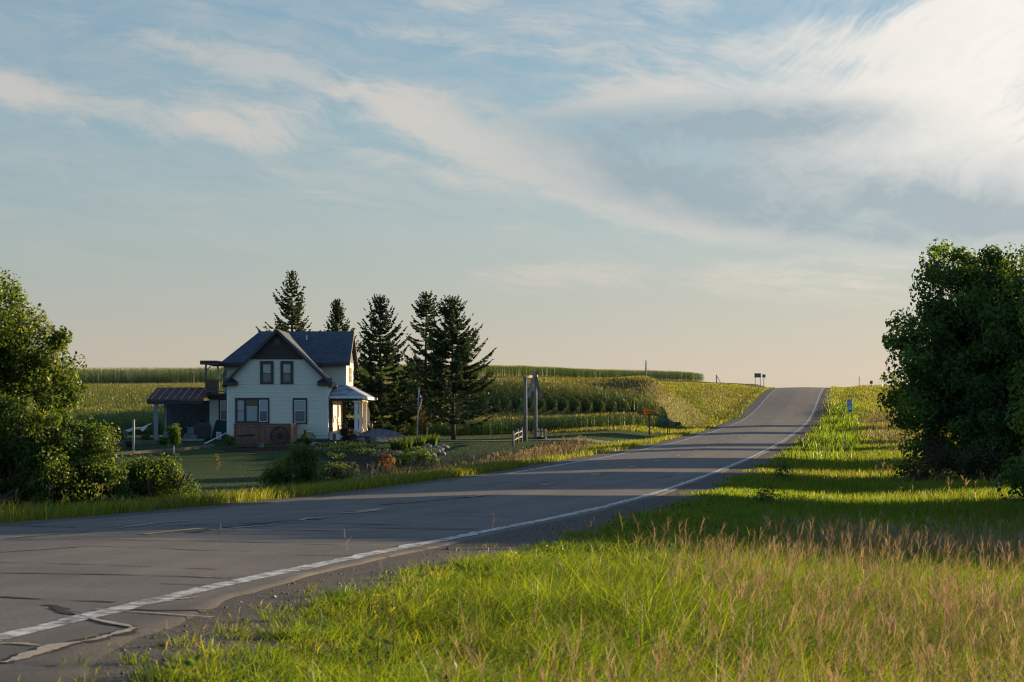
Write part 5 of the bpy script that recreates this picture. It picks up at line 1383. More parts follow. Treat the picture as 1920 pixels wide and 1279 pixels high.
# yoke, tub, log by the fence
mb = MB(); zy = (H0 - 816.5) * 103.8 / 2667; xa, xb = (443 - 960) * 103.8 / 2667, (476 - 960) * 103.8 / 2667
mb.tube([(xa, yf - .12, zy), (xa + .3, yf - .12, zy - .02), (xa + .65, yf - .12, zy + .02), (xb - .15, yf - .12, zy + .03), (xb, yf - .12, zy + .10)], [.03, .05, .045, .05, .06], 8)
o = mb.build('ox_yoke', iron_m, None, smooth=True); recentre(o, (xa, yf - .12, zy)); tag(o, 'long dark ox yoke hung across the left half of the wooden fence', 'yoke')
p = gp(488, 836, 102); t = thing('wash_tub', 'small teal metal tub at the foot of the wooden fence', 'tub', p)
mb = MB(); n = 18
for (r0, z0, r1, z1) in ((.20, 0, .27, .30), (.27, .30, .285, .32), (.285, .32, .25, .31), (.25, .31, .18, .04), (.18, .04, .01, .04)):
    for j in range(n):
        a, b = 2 * math.pi * j / n, 2 * math.pi * (j + 1) / n
        mb.poly([p + [r0 * math.cos(a), r0 * math.sin(a), z0], p + [r0 * math.cos(b), r0 * math.sin(b), z0], p + [r1 * math.cos(b), r1 * math.sin(b), z1], p + [r1 * math.cos(a), r1 * math.sin(a), z1]])
mb.build('tub', simple('teal enamel', (.10, .15, .15), .5, .4), t, smooth=True)
for s in (-1, 1):
    mb = MB(); mb.tube([p + [s * .28, -.06, .24], p + [s * .34, -.04, .26], p + [s * .34, .04, .26], p + [s * .28, .06, .24]], .012, 5); mb.build('handle', iron_m, t)
mb = MB(); p = gp(462, 838, 101.8); mb.tube([p + [-.75, .1, .10], p + [-.2, 0, .13], p + [.35, .05, .12], p + [.8, .1, .22]], [.07, .09, .08, .04], 9); mb.tube([p + [.1, .02, .14], p + [.35, -.1, .34]], [.035, .02], 6)
o = mb.build('fallen_branch', bark_m, None, smooth=True); recentre(o, p); tag(o, 'fallen branch lying in the bed before the wooden fence', 'branch')
p = gp(490, 838, 101); mb = MB(); 
ang = np.linspace(0, 2 * math.pi, 40, endpoint=False); ctr = [(p[0] + .0, p[1])]
rad = 1 + .12 * np.sin(ang * 3) + .08 * np.sin(ang * 7)
ring = [(p[0] + 3.0 * r_ * math.cos(a), p[1] + 2.6 * r_ * math.sin(a)) for a, r_ in zip(ang, rad)]
mulch_m = simple('dark bark mulch', (.030, .022, .018), .95, .05, .5, 12, .8, 30)
def sheet(name, rings, mat, dz=.02, ctr=None, seg=8, dome=0.0, kind='structure'):
    cx_, cy_ = np.mean(rings, 0) if ctr is None else ctr
    V = []; R_ = np.array(rings); n = len(R_)
    for i in range(seg + 1):
        f_ = i / seg
        q = np.array([cx_, cy_]) + (R_ - [cx_, cy_]) * f_
        V.append(np.c_[q, ground_z(q[:, 0], q[:, 1]) + dz + dome * (1 - f_ ** 2)])
    V = np.concatenate(V); Q = []
    for i in range(seg):
        j = np.arange(n); k = (j + 1) % n
        Q.append(np.stack([i * n + j, i * n + k, (i + 1) * n + k, (i + 1) * n + j], 1))
    return tag(mesh_np(name, V, [np.concatenate(Q)], mat, smooth=True), None, None, kind=kind)
sheet('mulch_bed', ring, mulch_m)
# ---- left of the house: board, air conditioner, downpipe, retaining timbers, cart
ya = YA - .5
t = thing('leaning_board', 'dark green sheet leaning against the annex wall', 'board', (-22.35, ya, gz(-22.35, ya)))
za = gz(-22.35, ya)
mb = MB(); a = [(-22.95, ya - .25, za), (-21.75, ya - .25, za), (-21.75, YA - .06, za + 1.45), (-22.68, YA - .06, za + 1.45)]
mb.slab(a, (0, .03, 0)); mb.build('panel', simple('dark green paint', (.012, .060, .050), .6, .3, .15, 3), t)
mb = MB(); mb.slab([(-22.95, ya - .275, za), (-22.90, ya - .275, za), (-22.63, YA - .085, za + 1.45), (-22.68, YA - .085, za + 1.45)], (0, .02, 0)); mb.build('edge_strip', simple('green edge', (.03, .09, .07), .6), t)
p = gp(412, 815, 107); p[1] = ya - .75; p[0] = -22.3; p[2] = gz(p[0], p[1])
t = thing('air_conditioner', 'white louvred air conditioner unit in front of the green sheet', 'air conditioner', p)
mb = MB(); mb.box(p[0] - .19, p[0] + .19, p[1] - .15, p[1] + .15, p[2] + .06, p[2] + .58); mb.build('case', sash_m, t, bevel=.015)
mb = MB()
for k in range(9): mb.box(p[0] - .15, p[0] + .15, p[1] - .158, p[1] - .151, p[2] + .11 + k * .048, p[2] + .13 + k * .048)
mb.build('louvre', simple('grey louvre', (.14, .17, .19), .5), t)
mb = MB(); mb.box(p[0] - .22, p[0] + .22, p[1] - .2, p[1] + .2, p[2] - .05, p[2] + .058); mb.build('base', simple('concrete pad', (.25, .25, .24), .9), t)
p0 = gp(384, 823, 104); p1 = pt(424, 812, 106)
mb = MB(); mb.tube([p0 + [0, 0, .06], p0 * .5 + p1 * .5 + [0, 0, .02], p1], .05, 8); o = mb.build('drain_pipe', white_m, None, smooth=True); recentre(o, p0); tag(o, 'white drain pipe sloping from the house corner to the lawn', 'pipe')
tim = simple('landscape timber', (.13, .105, .09), .9, .1, .35, 4, .4, 15)
def timber(name, label, pts, w, h):
    mb = MB()
    for a, b in zip(pts, pts[1:]): mb.beam(np.array(a) + [0, 0, h / 2 - .03], np.array(b) + [0, 0, h / 2 - .03], w, h)
    o = mb.build(name, tim, None, bevel=.015); recentre(o, pts[0]); return tag(o, label, 'edging')
q = [gp(206, 833, 97), gp(250, 830, 98), gp(300, 827, 99.5), gp(345, 826, 100.5), gp(400, 825, 102.5)]
timber('timber_edging', 'long low timber edging along the lawn below the carport', q, .2, .22)
q = [gp(204, 818, 104), gp(255, 820, 104), gp(310, 820, 104.5)]
timber('timber_edging', 'short timber edging around the planting left of the carport', q, .2, .30)
p = gp(250.5, 829, 99); t = thing('fence_post', 'single pale square post left of the carport', 'post', p)
mb = MB(); zt_ = (H0 - 787) * 99 / 2667; mb.box(p[0] - .075, p[0] + .075, p[1] - .075, p[1] + .075, p[2] - .1, zt_); mb.build('shaft', simple('pale post', (.34, .33, .31), .8, .15, .15, 5), t, bevel=.01)
mb = MB(); mb.box(p[0] - .085, p[0] + .085, p[1] - .085, p[1] + .085, zt_ + .001, zt_ + .03); mb.build('cap', gpost, t)
# white cart shafts / sulky left of the post
p = gp(248, 815, 106); t = thing('old_cart', 'old white wooden cart with shafts pointing up beside the carport', 'cart', p)
def PP(px, py, yo=106): return pt(px, py, yo)
mb = MB(); mb.tube([PP(236, 808), PP(252, 803), PP(268, 801.5), PP(278, 797), PP(284, 794)], [.06, .055, .05, .045, .03], 7); mb.tube([PP(240, 810, 106.6), PP(256, 804, 106.6), PP(270, 806, 106.6), PP(276, 800, 106.6)], .045, 7); mb.build('shaft', white_m, t, smooth=True)
mb = MB(); mb.slab([PP(264, 802, 105.9), PP(274, 799, 105.9), PP(268, 809, 105.9), PP(265, 808, 105.9)], (0, .08, 0)); mb.build('seat_board', white_m, t)
mb = MB(); c = PP(233, 813); 
for a in np.linspace(0, 2 * math.pi, 14, endpoint=False):
    mb.tube([c + [.28 * math.cos(a), 0, .28 * math.sin(a)], c + [.28 * math.cos(a + .449), 0, .28 * math.sin(a + .449)]], .025, 5, caps=False)
    mb.tube([c, c + [.28 * math.cos(a), 0, .28 * math.sin(a)]], .012, 4, caps=False)
mb.build('wheel', gpost, t)
for i, (px, py, yo, s_, cols) in enumerate([(222, 820, 105, .9, LEAF_D), (243, 826, 101, .6, [(.10, .06, .03), (.06, .08, .03)]), (277, 817, 105, .7, LEAF_B), (308, 822, 104, .5, LEAF_D), (212, 828, 99, .6, [(.09, .06, .03), (.05, .07, .025)])]):
    b = gp(px, py, yo)
    decid('garden_plant', ['leafy clump at the left end of the short timber edging', 'reddish clump in front of the old cart', 'green clump between the old cart and the carport post', 'low clump at the foot of the carport post', 'reddish clump at the left end of the long timber edging'][i], 'plant', b, .4, [(0, 0, .4 * s_, .6 * s_, .6 * s_, .42 * s_)], 24, 1300, .10, cols, 300 + i, .2, .02, 3)
# inside the carport
sl = gz(-25, 177) + .05
p = np.array([-24.9, 176.2, sl]); p[0] = (358.5 - 960) / F * 176.2
t = thing('storage_bin', 'blue grey storage bin standing on the steps in the carport', 'bin', p + [0, 0, .38])
mb = MB(); mb.box(p[0] - .27, p[0] + .27, p[1] - .22, p[1] + .22, p[2] + .381, p[2] + .82); mb.build('box', simple('blue grey plastic', (.13, .16, .18), .6), t, bevel=.03)
mb = MB(); mb.box(p[0] - .30, p[0] + .30, p[1] - .25, p[1] + .25, p[2] + .821, p[2] + .88); mb.build('lid', simple('pale lid', (.22, .24, .25), .6), t, bevel=.02)
t = thing('steps', 'three broad wooden steps in the carport under the storage bin', 'steps', p)
for k in range(3):
    mb = MB(); mb.box(p[0] - .5, p[0] + .55, p[1] - .9 + k * .3, p[1] + .5, p[2] + .125 * k + .001, p[2] + .125 * (k + 1)); mb.build('tread', simple('step board', (.16, .14, .125), .85), t)
p = np.array([(381 - 960) / F * 176.0, 176.0, sl]); t = thing('covered_grill', 'large dark covered grill beside the annex wall in the carport', 'grill', p)
mb = MB()
for z0, z1, w0, w1 in ((.15, .95, .50, .55), (.95, 1.25, .55, .42), (1.25, 1.42, .42, .2)):
    P0 = [p + [sx * w0, sy * w0 * .6, z0] for sx, sy in ((-1, -1), (1, -1), (1, 1), (-1, 1))]; P1 = [p + [sx * w1, sy * w1 * .6, z1] for sx, sy in ((-1, -1), (1, -1), (1, 1), (-1, 1))]
    for j in range(4): mb.poly([P0[j], P0[(j + 1) % 4], P1[(j + 1) % 4], P1[j]])
mb.poly([p + [sx * .2, sy * .12, 1.42] for sx, sy in ((-1, -1), (1, -1), (1, 1), (-1, 1))]); mb.build('cover', black_m, t, bevel=.03)
for sx in (-1, 1):
    mb = MB(); mb.box(p[0] + sx * .42 - .03, p[0] + sx * .42 + .03, p[1] - .3, p[1] + .3, p[2], p[2] + .15); mb.build('leg', black_m, t)
# ---- porch and garden things
p = np.array([-13.05, 177.5, -1.38]); t = thing('rocking_chair', 'dark slatted rocking chair on the porch', 'chair', p)
mb = MB(); mb.box(p[0] - .25, p[0] + .25, p[1] - .25, p[1] + .25, p[2] + .40, p[2] + .45); mb.build('seat', iron_m, t)
mb = MB()
for k in range(6): mb.beam(p + [-.27, -.22 + k * .088, .45], p + [-.52, -.22 + k * .088, 1.15], .05, .02)
mb.beam(p + [-.52, -.26, 1.15], p + [-.52, .26, 1.15], .05, .05); mb.build('backrest', iron_m, t)
for s_ in (-.24, .24):
    mb = MB(); mb.tube([p + [-.6, s_, .10], p + [-.3, s_, .035], p + [.05, s_, .02], p + [.4, s_, .07]], .02, 6); mb.build('rocker', iron_m, t)
    mb = MB(); mb.beam(p + [.22, s_, .03], p + [.22, s_, .66], .04, .04); mb.beam(p + [-.25, s_, .03], p + [-.25, s_, .45], .04, .04); mb.beam(p + [.27, s_, .66], p + [-.38, s_, .66], .05, .03); mb.build('arm_frame', iron_m, t)
p = gp(627, 832, 103.5); t = thing('bollard', 'short stout wooden post in the bed before the porch', 'post', p)
mb = MB(); mb.box(p[0] - .12, p[0] + .12, p[1] - .12, p[1] + .12, p[2] - .05, p[2] + .72); mb.build('post', simple('brown post', (.15, .115, .09), .85, .15, .25, 5), t, bevel=.02)
mb = MB(); mb.slab([p + [-.15, -.15, .721], p + [.15, -.15, .721], p + [.15, .15, .721], p + [-.15, .15, .721]], (0, 0, .04)); mb.build('cap', tim, t)
rock_m = simple('tan field stone', (.26, .20, .155), .9, .15, .3, 3, .6, 10)
grock_m = simple('grey field stone', (.19, .175, .165), .9, .15, .35, 4, .6, 12)
brock_m = simple('brown boulder', (.13, .09, .07), .9, .12, .35, 3, .6, 9)
def rock(name, label, p, r, sq, mat, seed, group=None, sub=2):
    mb = MB(); mb.ico((p[0], p[1], p[2] + r * sq[2] * .55), r, sub, .14, sq, seed=seed); o = mb.build(name, mat, None, smooth=False); recentre(o, p); return tag(o, label, 'rock', group)
rock('boulder', 'tan flat boulder lit by the sun between the wooden fence and the porch', gp(594, 833, 102), .42, (1.3, 1, .5), rock_m, 1)
rock('boulder', 'long dark brown boulder at the end of the stone edging', gp(735, 845, 92), .75, (1.5, 1, .48), brock_m, 2)
rock('boulder', 'small reddish brown boulder in front of the long brown boulder', gp(722, 849, 88), .36, (1.3, 1, .5), brock_m, 3)
R = random.Random(5)
for i in range(46):
    u_ = R.random(); px = 772 + 60 * u_ + R.uniform(-4, 4); py = 838 + R.uniform(-3, 22) * (.5 + .5 * math.sin(u_ * 3.1)) + 3
    p = gp(px, py, 0); h_ = hit(px, py, 60)
    rock('rock', 'fist to head sized field stone of the rockery beside the mown lawn', h_, R.uniform(.12, .26), (1.2, 1, .7), [rock_m, grock_m, grock_m][R.randrange(3)], 20 + i, 'rockery stones beside the mown lawn', 1)
# gravel mound
p = gp(705, 831, 105); grav_m = simple('pale gravel', (.12, .115, .11), .95, .1, .8, 5, 1.0, 14)
mb = MB(); n = 44; m_ = 14
prof = lambda f_: .92 * (1 - f_ ** 1.7)
V = []
for i in range(m_ + 1):
    for j in range(n):
        f_ = i / m_; a = 2 * math.pi * j / n; rr = f_ * (1 + .08 * math.sin(3 * a + 1) + .05 * math.sin(7 * a))
        xx, yy = p[0] + (2.35 if math.cos(a) > 0 else 2.5) * rr * math.cos(a), p[1] + 4.2 + 3.2 * rr * math.sin(a)
        V.append((xx, yy, gz(xx, yy) - .05 + prof(f_) + R.uniform(-.03, .03)))
mb.v = V
for i in range(m_):
    for j in range(n): mb.f.append((i * n + j, i * n + (j + 1) % n, (i + 1) * n + (j + 1) % n, (i + 1) * n + j)); mb.m.append(0)
o = mb.build('gravel_mound', grav_m, None); recentre(o, (p[0], p[1] + 4.2, p[2])); tag(o, 'low mound of pale grey gravel right of the porch', 'gravel pile')
h_ = gp(742, 824, 106.5)
mb = MB(); mb.tube([pt(729, 811, 109), pt(737, 815, 108.4), pt(745, 821, 107.6), pt(751, 825, 107)], [.08, .11, .11, .05], 8); o = mb.build('log', iron_m, None, smooth=True); recentre(o, h_); tag(o, 'dark log lying on the right flank of the gravel mound', 'log')
# antique plough before the mound
p = gp(683, 833, 101.5); t = thing('antique_plough', 'rusty antique horse plough with a small iron wheel before the gravel mound', 'plough', p)
yo = 101.5
mb = MB(); mb.tube([pt(655, 822, yo), pt(668, 820, yo), pt(682, 818, yo), pt(700, 822, yo)], [.03, .04, .05, .03], 7); mb.build('beam', iron_m, t)
for dy in (-.25, .25):
    mb = MB(); q = np.array([0, dy, 0]); mb.tube([pt(682, 819, yo) + q * .3, pt(677, 814, yo) + q, pt(668, 809.5, yo) + q], .022, 6); mb.build('handle', iron_m, t)
mb = MB(); mb.slab([pt(684, 820, yo - .1), pt(694, 818, yo - .1), pt(698, 832, yo - .1), pt(687, 832, yo - .1)], (0, .10, 0)); mb.tube([pt(685, 819, yo), pt(686, 806, yo)], .022, 6); mb.build('share', iron_m, t)
for (cpx, cpy, r_) in ((694, 826.5, .22), (664, 827.5, .16)):
    mb = MB(); c = pt(cpx, cpy, yo - .3)
    for a in np.linspace(0, 2 * math.pi, 16, endpoint=False):
        mb.tube([c + [r_ * math.cos(a), 0, r_ * math.sin(a)], c + [r_ * math.cos(a + .393), 0, r_ * math.sin(a + .393)]], .02, 5, caps=False)
        if int(a * 100) % 2 == 0: mb.tube([c, c + [r_ * math.cos(a), 0, r_ * math.sin(a)]], .012, 4, caps=False)
    mb.build('wheel', iron_m, t)
# stone edging and planted bank in front
q = [gp(600, 834, 100), gp(655, 834, 99.5), gp(712, 836, 97)]
mb = MB()
for a, b in zip(q, q[1:]):
    nn = 7
    for k in range(nn):
        u0, u1 = k / nn, (k + .94) / nn; mb.beam(a + (b - a) * u0 + [0, 0, .05], a + (b - a) * u1 + [0, 0, .05], .3, .16)
o = mb.build('stone_edging', simple('pale edging stone', (.27, .25, .23), .9, .15, .2, 4), None, bevel=.02); recentre(o, q[0]); tag(o, 'row of flat pale edging stones along the top of the planted bank', 'edging')
bank = [hit(px, py, 60)[:2] for px, py in [(575, 838), (640, 838), (720, 842), (800, 846), (822, 852), (800, 866), (740, 880), (690, 880), (640, 868), (600, 855)]]
tt = np.linspace(0, 1, len(bank) + 1); bk = np.array(bank + bank[:1])
u_ = np.linspace(0, 1, 60, endpoint=False); ring = np.stack([np.interp(u_, tt, bk[:, 0]), np.interp(u_, tt, bk[:, 1])], 1)
sheet('planting_bed', ring, mulch_m, .03, seg=10)
from_poly = ring
def in_poly(x, y, poly):
    c = np.zeros(len(x), bool); j = len(poly) - 1
    for i in range(len(poly)):
        xi, yi = poly[i]; xj, yj = poly[j]
        with np.errstate(divide='ignore', invalid='ignore'):
            c ^= ((yi > y) != (yj > y)) & (x < (xj - xi) * (y - yi) / (yj - yi + 1e-12) + xi)
        j = i
    return c
x, y = scatter(60000, 70, 108, 560, 840)
k = in_poly(x, y, ring); x, y = x[k], y[k]
nz_ = vnoise(x, y, 1.6, 201); k = (nz_ > -.05); x, y = x[k], y[k]; n = len(x)
P = np.stack([x, y, ground_z(x, y) + .04 + rng.random(n) * .28 * (1 + vnoise(x, y, 1.6, 201))], 1)
V, Q, _, C = leaves(P, np.full(n, .15) * rng.uniform(.6, 1.3, n), rng.normal(size=(n, 3)) + [0, 0, .8], pal([(.030, .060, .030), (.040, .075, .034), (.025, .05, .03)], n))
tag(mesh_np('ground_cover', V, [Q], leaf_m, C), None, None, kind='stuff')
# iris-like clumps behind the rockery
for i, (px, py, yo) in enumerate([(752, 838, 99), (778, 837, 100), (803, 836, 101)]):
    p = gp(px, py, yo); n = 420
    a = rng.uniform(0, 6.28, n); rr = np.sqrt(rng.random(n)) * .75
    Pn = np.stack([p[0] + rr * np.cos(a), p[1] + rr * np.sin(a) * 1.3, np.zeros(n)], 1); Pn[:, 2] = ground_z(Pn[:, 0], Pn[:, 1])
    V, Q, T, C = blades(Pn, rng.uniform(.5, .95, n), np.full(n, .05), a, rng.uniform(0, .35, n), rng.uniform(0, .4, n), pal([(.035, .065, .028), (.045, .08, .03)], n))
    o = mesh_np('iris_clump', V, [Q, T], grass_m, C); recentre(o, p)
    tag(o, ['upright dark green clump of blades by the gravel mound', 'upright dark green clump of blades by the flagpole', 'upright dark green clump of blades at the rockery top'][i], 'plant')
# ---- flagpole with a limp flag
yo = 106.5; p = gp(781.5, 828, yo); t = thing('flagpole', 'white flagpole with a cross shaped top, slightly leaning', 'flagpole', p)
top = pt(785.5, 728, yo)
mb = MB(); mb.tube([p + [0, 0, -.1], p * .5 + top * .5, top], [.05, .045, .035], 10); mb.build('pole', simple('pale grey pole', (.36, .37, .37), .5), t, smooth=True)
mb = MB(); mb.box(top[0] - .03, top[0] + .03, top[1] - .03, top[1] + .03, top[2], top[2] + .12); mb.box(top[0] - .12, top[0] + .12, top[1] - .028, top[1] + .028, top[2] - .08, top[2] - .02); mb.build('finial', simple('tan finial', (.30, .25, .2), .6), t)
# flag: hoist down the pole, the fly hanging beside it in folds
nu, nv = 39, 27
ft = pt(784.9, 736, yo); hoist = 1.05; fly = 1.75
fm = [simple('flag red', (.34, .025, .03), .8, .1, .1), simple('flag white', (.55, .50, .48), .8, .1, .05), simple('flag blue', (.02, .025, .09), .8, .1, .1)]
mb = MB(); G = []
for i in range(nu):
    uu = i / (nu - 1); row = []
    for j in range(nv):
        vv = j / (nv - 1)
        drop = uu * fly * .42
        xo = .03 + .26 * uu ** .8 - .12 * uu * vv + .045 * math.sin(uu * 13 + vv * 2); yo_ = .10 * math.sin(uu * 11 + 1 + vv * 1.5) * min(1, uu * 4)
        lean = (vv * hoist) * (p[0] - top[0]) / (top[2] - p[2])
        row.append((ft[0] + lean + xo - .20 * vv * uu, ft[1] + yo_, ft[2] - vv * hoist * (1 - .08 * uu) - drop * (.6 + .4 * vv)))
    G.append(row)
for i in range(nu - 1):
    for j in range(nv - 1):
        st = int(j * 13 / (nv - 1)); m_i = 0 if st % 2 == 0 else 1
        if i < nu * .4 and st < 7: m_i = 1 if (i % 3 == 1 and j % 3 == 1) else 2
        mb.poly([G[i][j], G[i + 1][j], G[i + 1][j + 1], G[i][j + 1]], m_i)
o = mb.build('flag', fm, None, smooth=True); recentre(o, ft); tag(o, 'striped flag with a blue starred corner hanging limp on the flagpole', 'flag')
# ---- log gateway at the drive
ga = gp(985, 830, 103.5); gb = gp(1004, 830, 106)
gt = thing('log_gateway', 'tall gateway of two grey log posts with a crossbeam and a peaked rafter pair', 'gateway', (ga + gb) / 2)
za = (H0 - 710) * 103.5 / 2667; zb2 = (H0 - 708.5) * 106 / 2667
mb = MB(); mb.tube([ga + [0, 0, -.15], np.array([ga[0], ga[1], za])], [.145, .125], 10); mb.build('post', oldwood, gt, smooth=True)
mb = MB(); mb.tube([gb + [0, 0, -.15], np.array([gb[0], gb[1], zb2])], [.145, .125], 10); mb.build('post', oldwood, gt, smooth=True)
d_ = (np.array([gb[0], gb[1], zb2]) - np.array([ga[0], ga[1], za])); d_ /= np.linalg.norm(d_)
mb = MB(); mb.tube([np.array([ga[0], ga[1], za + .10]) - d_ * .35, np.array([gb[0], gb[1], zb2 + .12]) + d_ * .45], [.13, .115], 10); mb.build('crossbeam', simple('pale log', (.30, .24, .18), .85, .12, .3, 5), gt, smooth=True)
apex = pt(1002.5, 695.5, 105.2); rw = simple('grey rafter board', (.20, .185, .175), .85, .12, .2, 5)
for q in (pt(991.5, 744, 104), pt(1013.5, 749.5, 105.8)):
    mb = MB(); mb.beam(apex, q, .22, .07, (0, 1, 0)); mb.build('rafter', rw, gt)
# rail fences by the gateway
def rails(label, posts, hgt, zoff=(.35, .72)):
    b = posts[0]; t = thing('rail_fence', label, 'fence', b)
    for q in posts:
        mb = MB(); mb.tube([q + [0, 0, -.1], q + [0, 0, hgt]], .075, 8); mb.build('post', oldwood, t, smooth=True)
    for a, c in zip(posts, posts[1:]):
        for z_ in zoff:
            mb = MB(); d = (c - a) * .05; mb.tube([a - d + [0, -.09, z_ * hgt], c + d + [0, -.09, z_ * hgt + .04]], .05, 7); mb.build('rail', cedar2, t, smooth=True)
    return t
rails('short split rail fence left of the gateway', [gp(962, 838, 98), gp(971, 835, 100.5), gp(978, 832, 102.5)], 1.05)
rails('short split rail fence right of the gateway', [gp(1009, 830, 106.2), gp(1015, 830, 105.6), gp(1022, 830.5, 104.6)], .82, (.75,))
p = gp(1014, 831, 105); mb = MB()
for k in range(3): mb.tube([p + [-.3 + .22 * k, 0, .12 + .05 * (k % 2)], p + [-.1 + .22 * k, .9, .12 + .05 * (k % 2)]], .11, 8)
o = mb.build('log_pile', iron_m, None, smooth=True); recentre(o, p); tag(o, 'dark logs piled under the rail fence right of the gateway', 'logs')
# ---- driveway
drv_m = simple('packed gravel drive', (.21, .175, .12), .95, .1, .3, 1.5, .4, 20, c2=(.13, .12, .075))
cl = [gp(770, 829, 107), gp(840, 829, 107), gp(930, 829.5, 106), gp(1000, 830, 105), gp(1080, 826, 104), gp(1160, 822, 102), gp(1215, 822, 100)]
c2 = np.array(cl); tt = np.linspace(0, 1, len(cl)); u_ = np.linspace(0, 1, 70)
cx2 = np.interp(u_, tt, c2[:, 0]); cy2 = np.interp(u_, tt, c2[:, 1]); ww = np.interp(u_, [0, .6, .85, 1], [1.7, 2.0, 3.0, 6.5])
A = np.stack([cx2, cy2 - ww, ground_z(cx2, cy2 - ww) + .035], 1); B = np.stack([cx2, cy2 + ww, ground_z(cx2, cy2 + ww) + .035], 1); M_ = np.stack([cx2, cy2, ground_z(cx2, cy2) + .05], 1)
V = np.stack([A, M_, B], 1).reshape(-1, 3); i = np.arange(69)[:, None] * 3
Q = np.concatenate([i + [[0, 3, 4, 1]], i + [[1, 4, 5, 2]]])
tag(mesh_np('driveway', V, [Q], drv_m, smooth=True), None, None, kind='structure')
# ---- road signs
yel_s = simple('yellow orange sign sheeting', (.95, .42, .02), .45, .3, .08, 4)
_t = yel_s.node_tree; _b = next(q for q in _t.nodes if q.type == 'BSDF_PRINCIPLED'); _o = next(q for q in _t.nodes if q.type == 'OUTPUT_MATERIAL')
_x = _t.nodes.new('ShaderNodeMixShader'); _x.inputs[0].default_value = .4; _l = _t.nodes.new('ShaderNodeBsdfTranslucent'); _l.inputs[0].default_value = (.95, .42, .02, 1)  # translucent share added so the opaque panel glows when lit from behind
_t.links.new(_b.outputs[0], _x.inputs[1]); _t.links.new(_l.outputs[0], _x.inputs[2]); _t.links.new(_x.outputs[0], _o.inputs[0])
blk_s = simple('black sign lettering', (.012, .012, .012), .6, .2, .05)
wht_s = simple('white sign sheeting', (.42, .50, .52), .45, .3, .05, 4)
grn_s = simple('green sign back', (.10, .13, .12), .5, .4, .12, 4)
yo = 118; p = gp(1217.5, 815, yo); t = thing('no_passing_sign', 'yellow orange pennant sign on a steel post beside the corn', 'road sign', p)
A_, B_, C_ = pt(1207, 763.5, yo), pt(1207, 781.5, yo), pt(1232, 771, yo)
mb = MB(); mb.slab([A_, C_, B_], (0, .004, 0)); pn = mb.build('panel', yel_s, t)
cen = (A_ + B_ + C_) / 3
for s_, txt, zz in ((.17, 'NO', .22), (.17, 'PASSING', 0), (.17, 'ZONE', -.22)):
    text_mesh(txt, s_ * 1.05, blk_s, t, (A_[0] + {'NO': .20, 'PASSING': .42, 'ZONE': .26}[txt], A_[1] - .006, (A_[2] + B_[2]) / 2 + zz - .0), xscale=.92)
mb = MB()
def edge_bar(a, b): mb.beam(np.array(a) + [0, -.006, 0], np.array(b) + [0, -.006, 0], .006, .02, (0, 0, 1))
ctr_ = (A_ + B_ + C_) / 3; ins = [q + (ctr_ - q) * .09 for q in (A_, B_, C_)]
for a, b in ((0, 1), (1, 2), (2, 0)): edge_bar(ins[a], ins[b])
mb.build('border', blk_s, t)
mb = MB(); mb.box(p[0] - .05, p[0] + .05, p[1] + .03, p[1] + .09, p[2] - .2, (H0 - 766) * yo / 2667); mb.build('post', olivep, t)
# mailbox and blue sign
yo = 117; p = gp(1252, 817, yo); t = thing('address_sign', 'small blue sign on a thin dark post left of the mailbox', 'sign', p)
zt_ = (H0 - 787) * yo / 2667
mb = MB(); mb.box(p[0] - .04, p[0] + .04, p[1] - .04, p[1] + .04, p[2] - .1, zt_ + .06); mb.build('post', iron_m, t)
mb = MB(); mb.box(p[0] - .56, p[0] - .045, p[1] - .02, p[1] + .02, zt_ - .17, zt_ + .06); mb.build('panel', simple('blue sign sheeting', (.03, .12, .25), .45, .35, .1), t, bevel=.01)
p = gp(1255.5, 818, yo - .5); t = thing('mailbox', 'black mailbox on a curved support arm by the road', 'mailbox', p)
yo2 = yo - .5
mb = MB(); mb.tube([p + [0, 0, -.1], pt(1255.5, 805, yo2), pt(1257, 801, yo2), pt(1260, 798.5, yo2), pt(1264, 798, yo2), pt(1270, 798, yo2)], .03, 8); mb.build('support', iron_m, t, smooth=True)
c0, c1 = pt(1264.5, 794, yo2), pt(1276, 794, yo2)
mb = MB(); prof_ = [(-.1, -.12), (.1, -.12), (.1, .02)] + [(.1 * math.cos(a), .02 + .1 * math.sin(a)) for a in np.linspace(0, math.pi, 9)[1:-1]] + [(-.1, .02)]
mb.slab([(c0[0], c0[1] + q[0] * 1.1, c0[2] + q[1]) for q in prof_], (c1[0] - c0[0], 0, 0)); mb.build('box', black_m, t)
mb = MB(); mb.box(c1[0] + .001, c1[0] + .02, c1[1] - .08, c1[1] + .08, c1[2] - .1, c1[2] + .06); mb.build('door', black_m, t)
mb = MB(); mb.box(c0[0] + .1, c0[0] + .16, c0[1] - .13, c0[1] - .115, c0[2] - .02, c0[2] + .03); mb.build('flag', simple('pale flag', (.3, .3, .32), .5), t)
# junction sign on the right verge
yo = 150; p = gp(1596.5, 796, yo); t = thing('junction_sign', 'pale route junction sign with a black arrow on two posts, right of the road', 'road sign', p)
a, b = pt(1587.8, 748.5, yo), pt(1598.2, 766.2, yo)
y_ = p[1]
mb = MB(); mb.box(a[0], b[0], y_ - .02, y_ + .01, b[2], a[2]); mb.build('route_panel', wht_s, t, bevel=.02)
c, d = pt(1588.8, 766.8, yo), pt(1598.8, 773.6, yo)
mb = MB(); mb.box(c[0], d[0], y_ - .02, y_ + .01, d[2], c[2]); mb.build('arrow_panel', wht_s, t, bevel=.01)
cx_ = (a[0] + b[0]) / 2
text_mesh('JCT', .24, blk_s, t, (cx_, y_ - .025, a[2] - .20)); text_mesh('114', .32, blk_s, t, (cx_, y_ - .025, a[2] - .60))
mb = MB(); zc = (c[2] + d[2]) / 2; xl = c[0] + .08
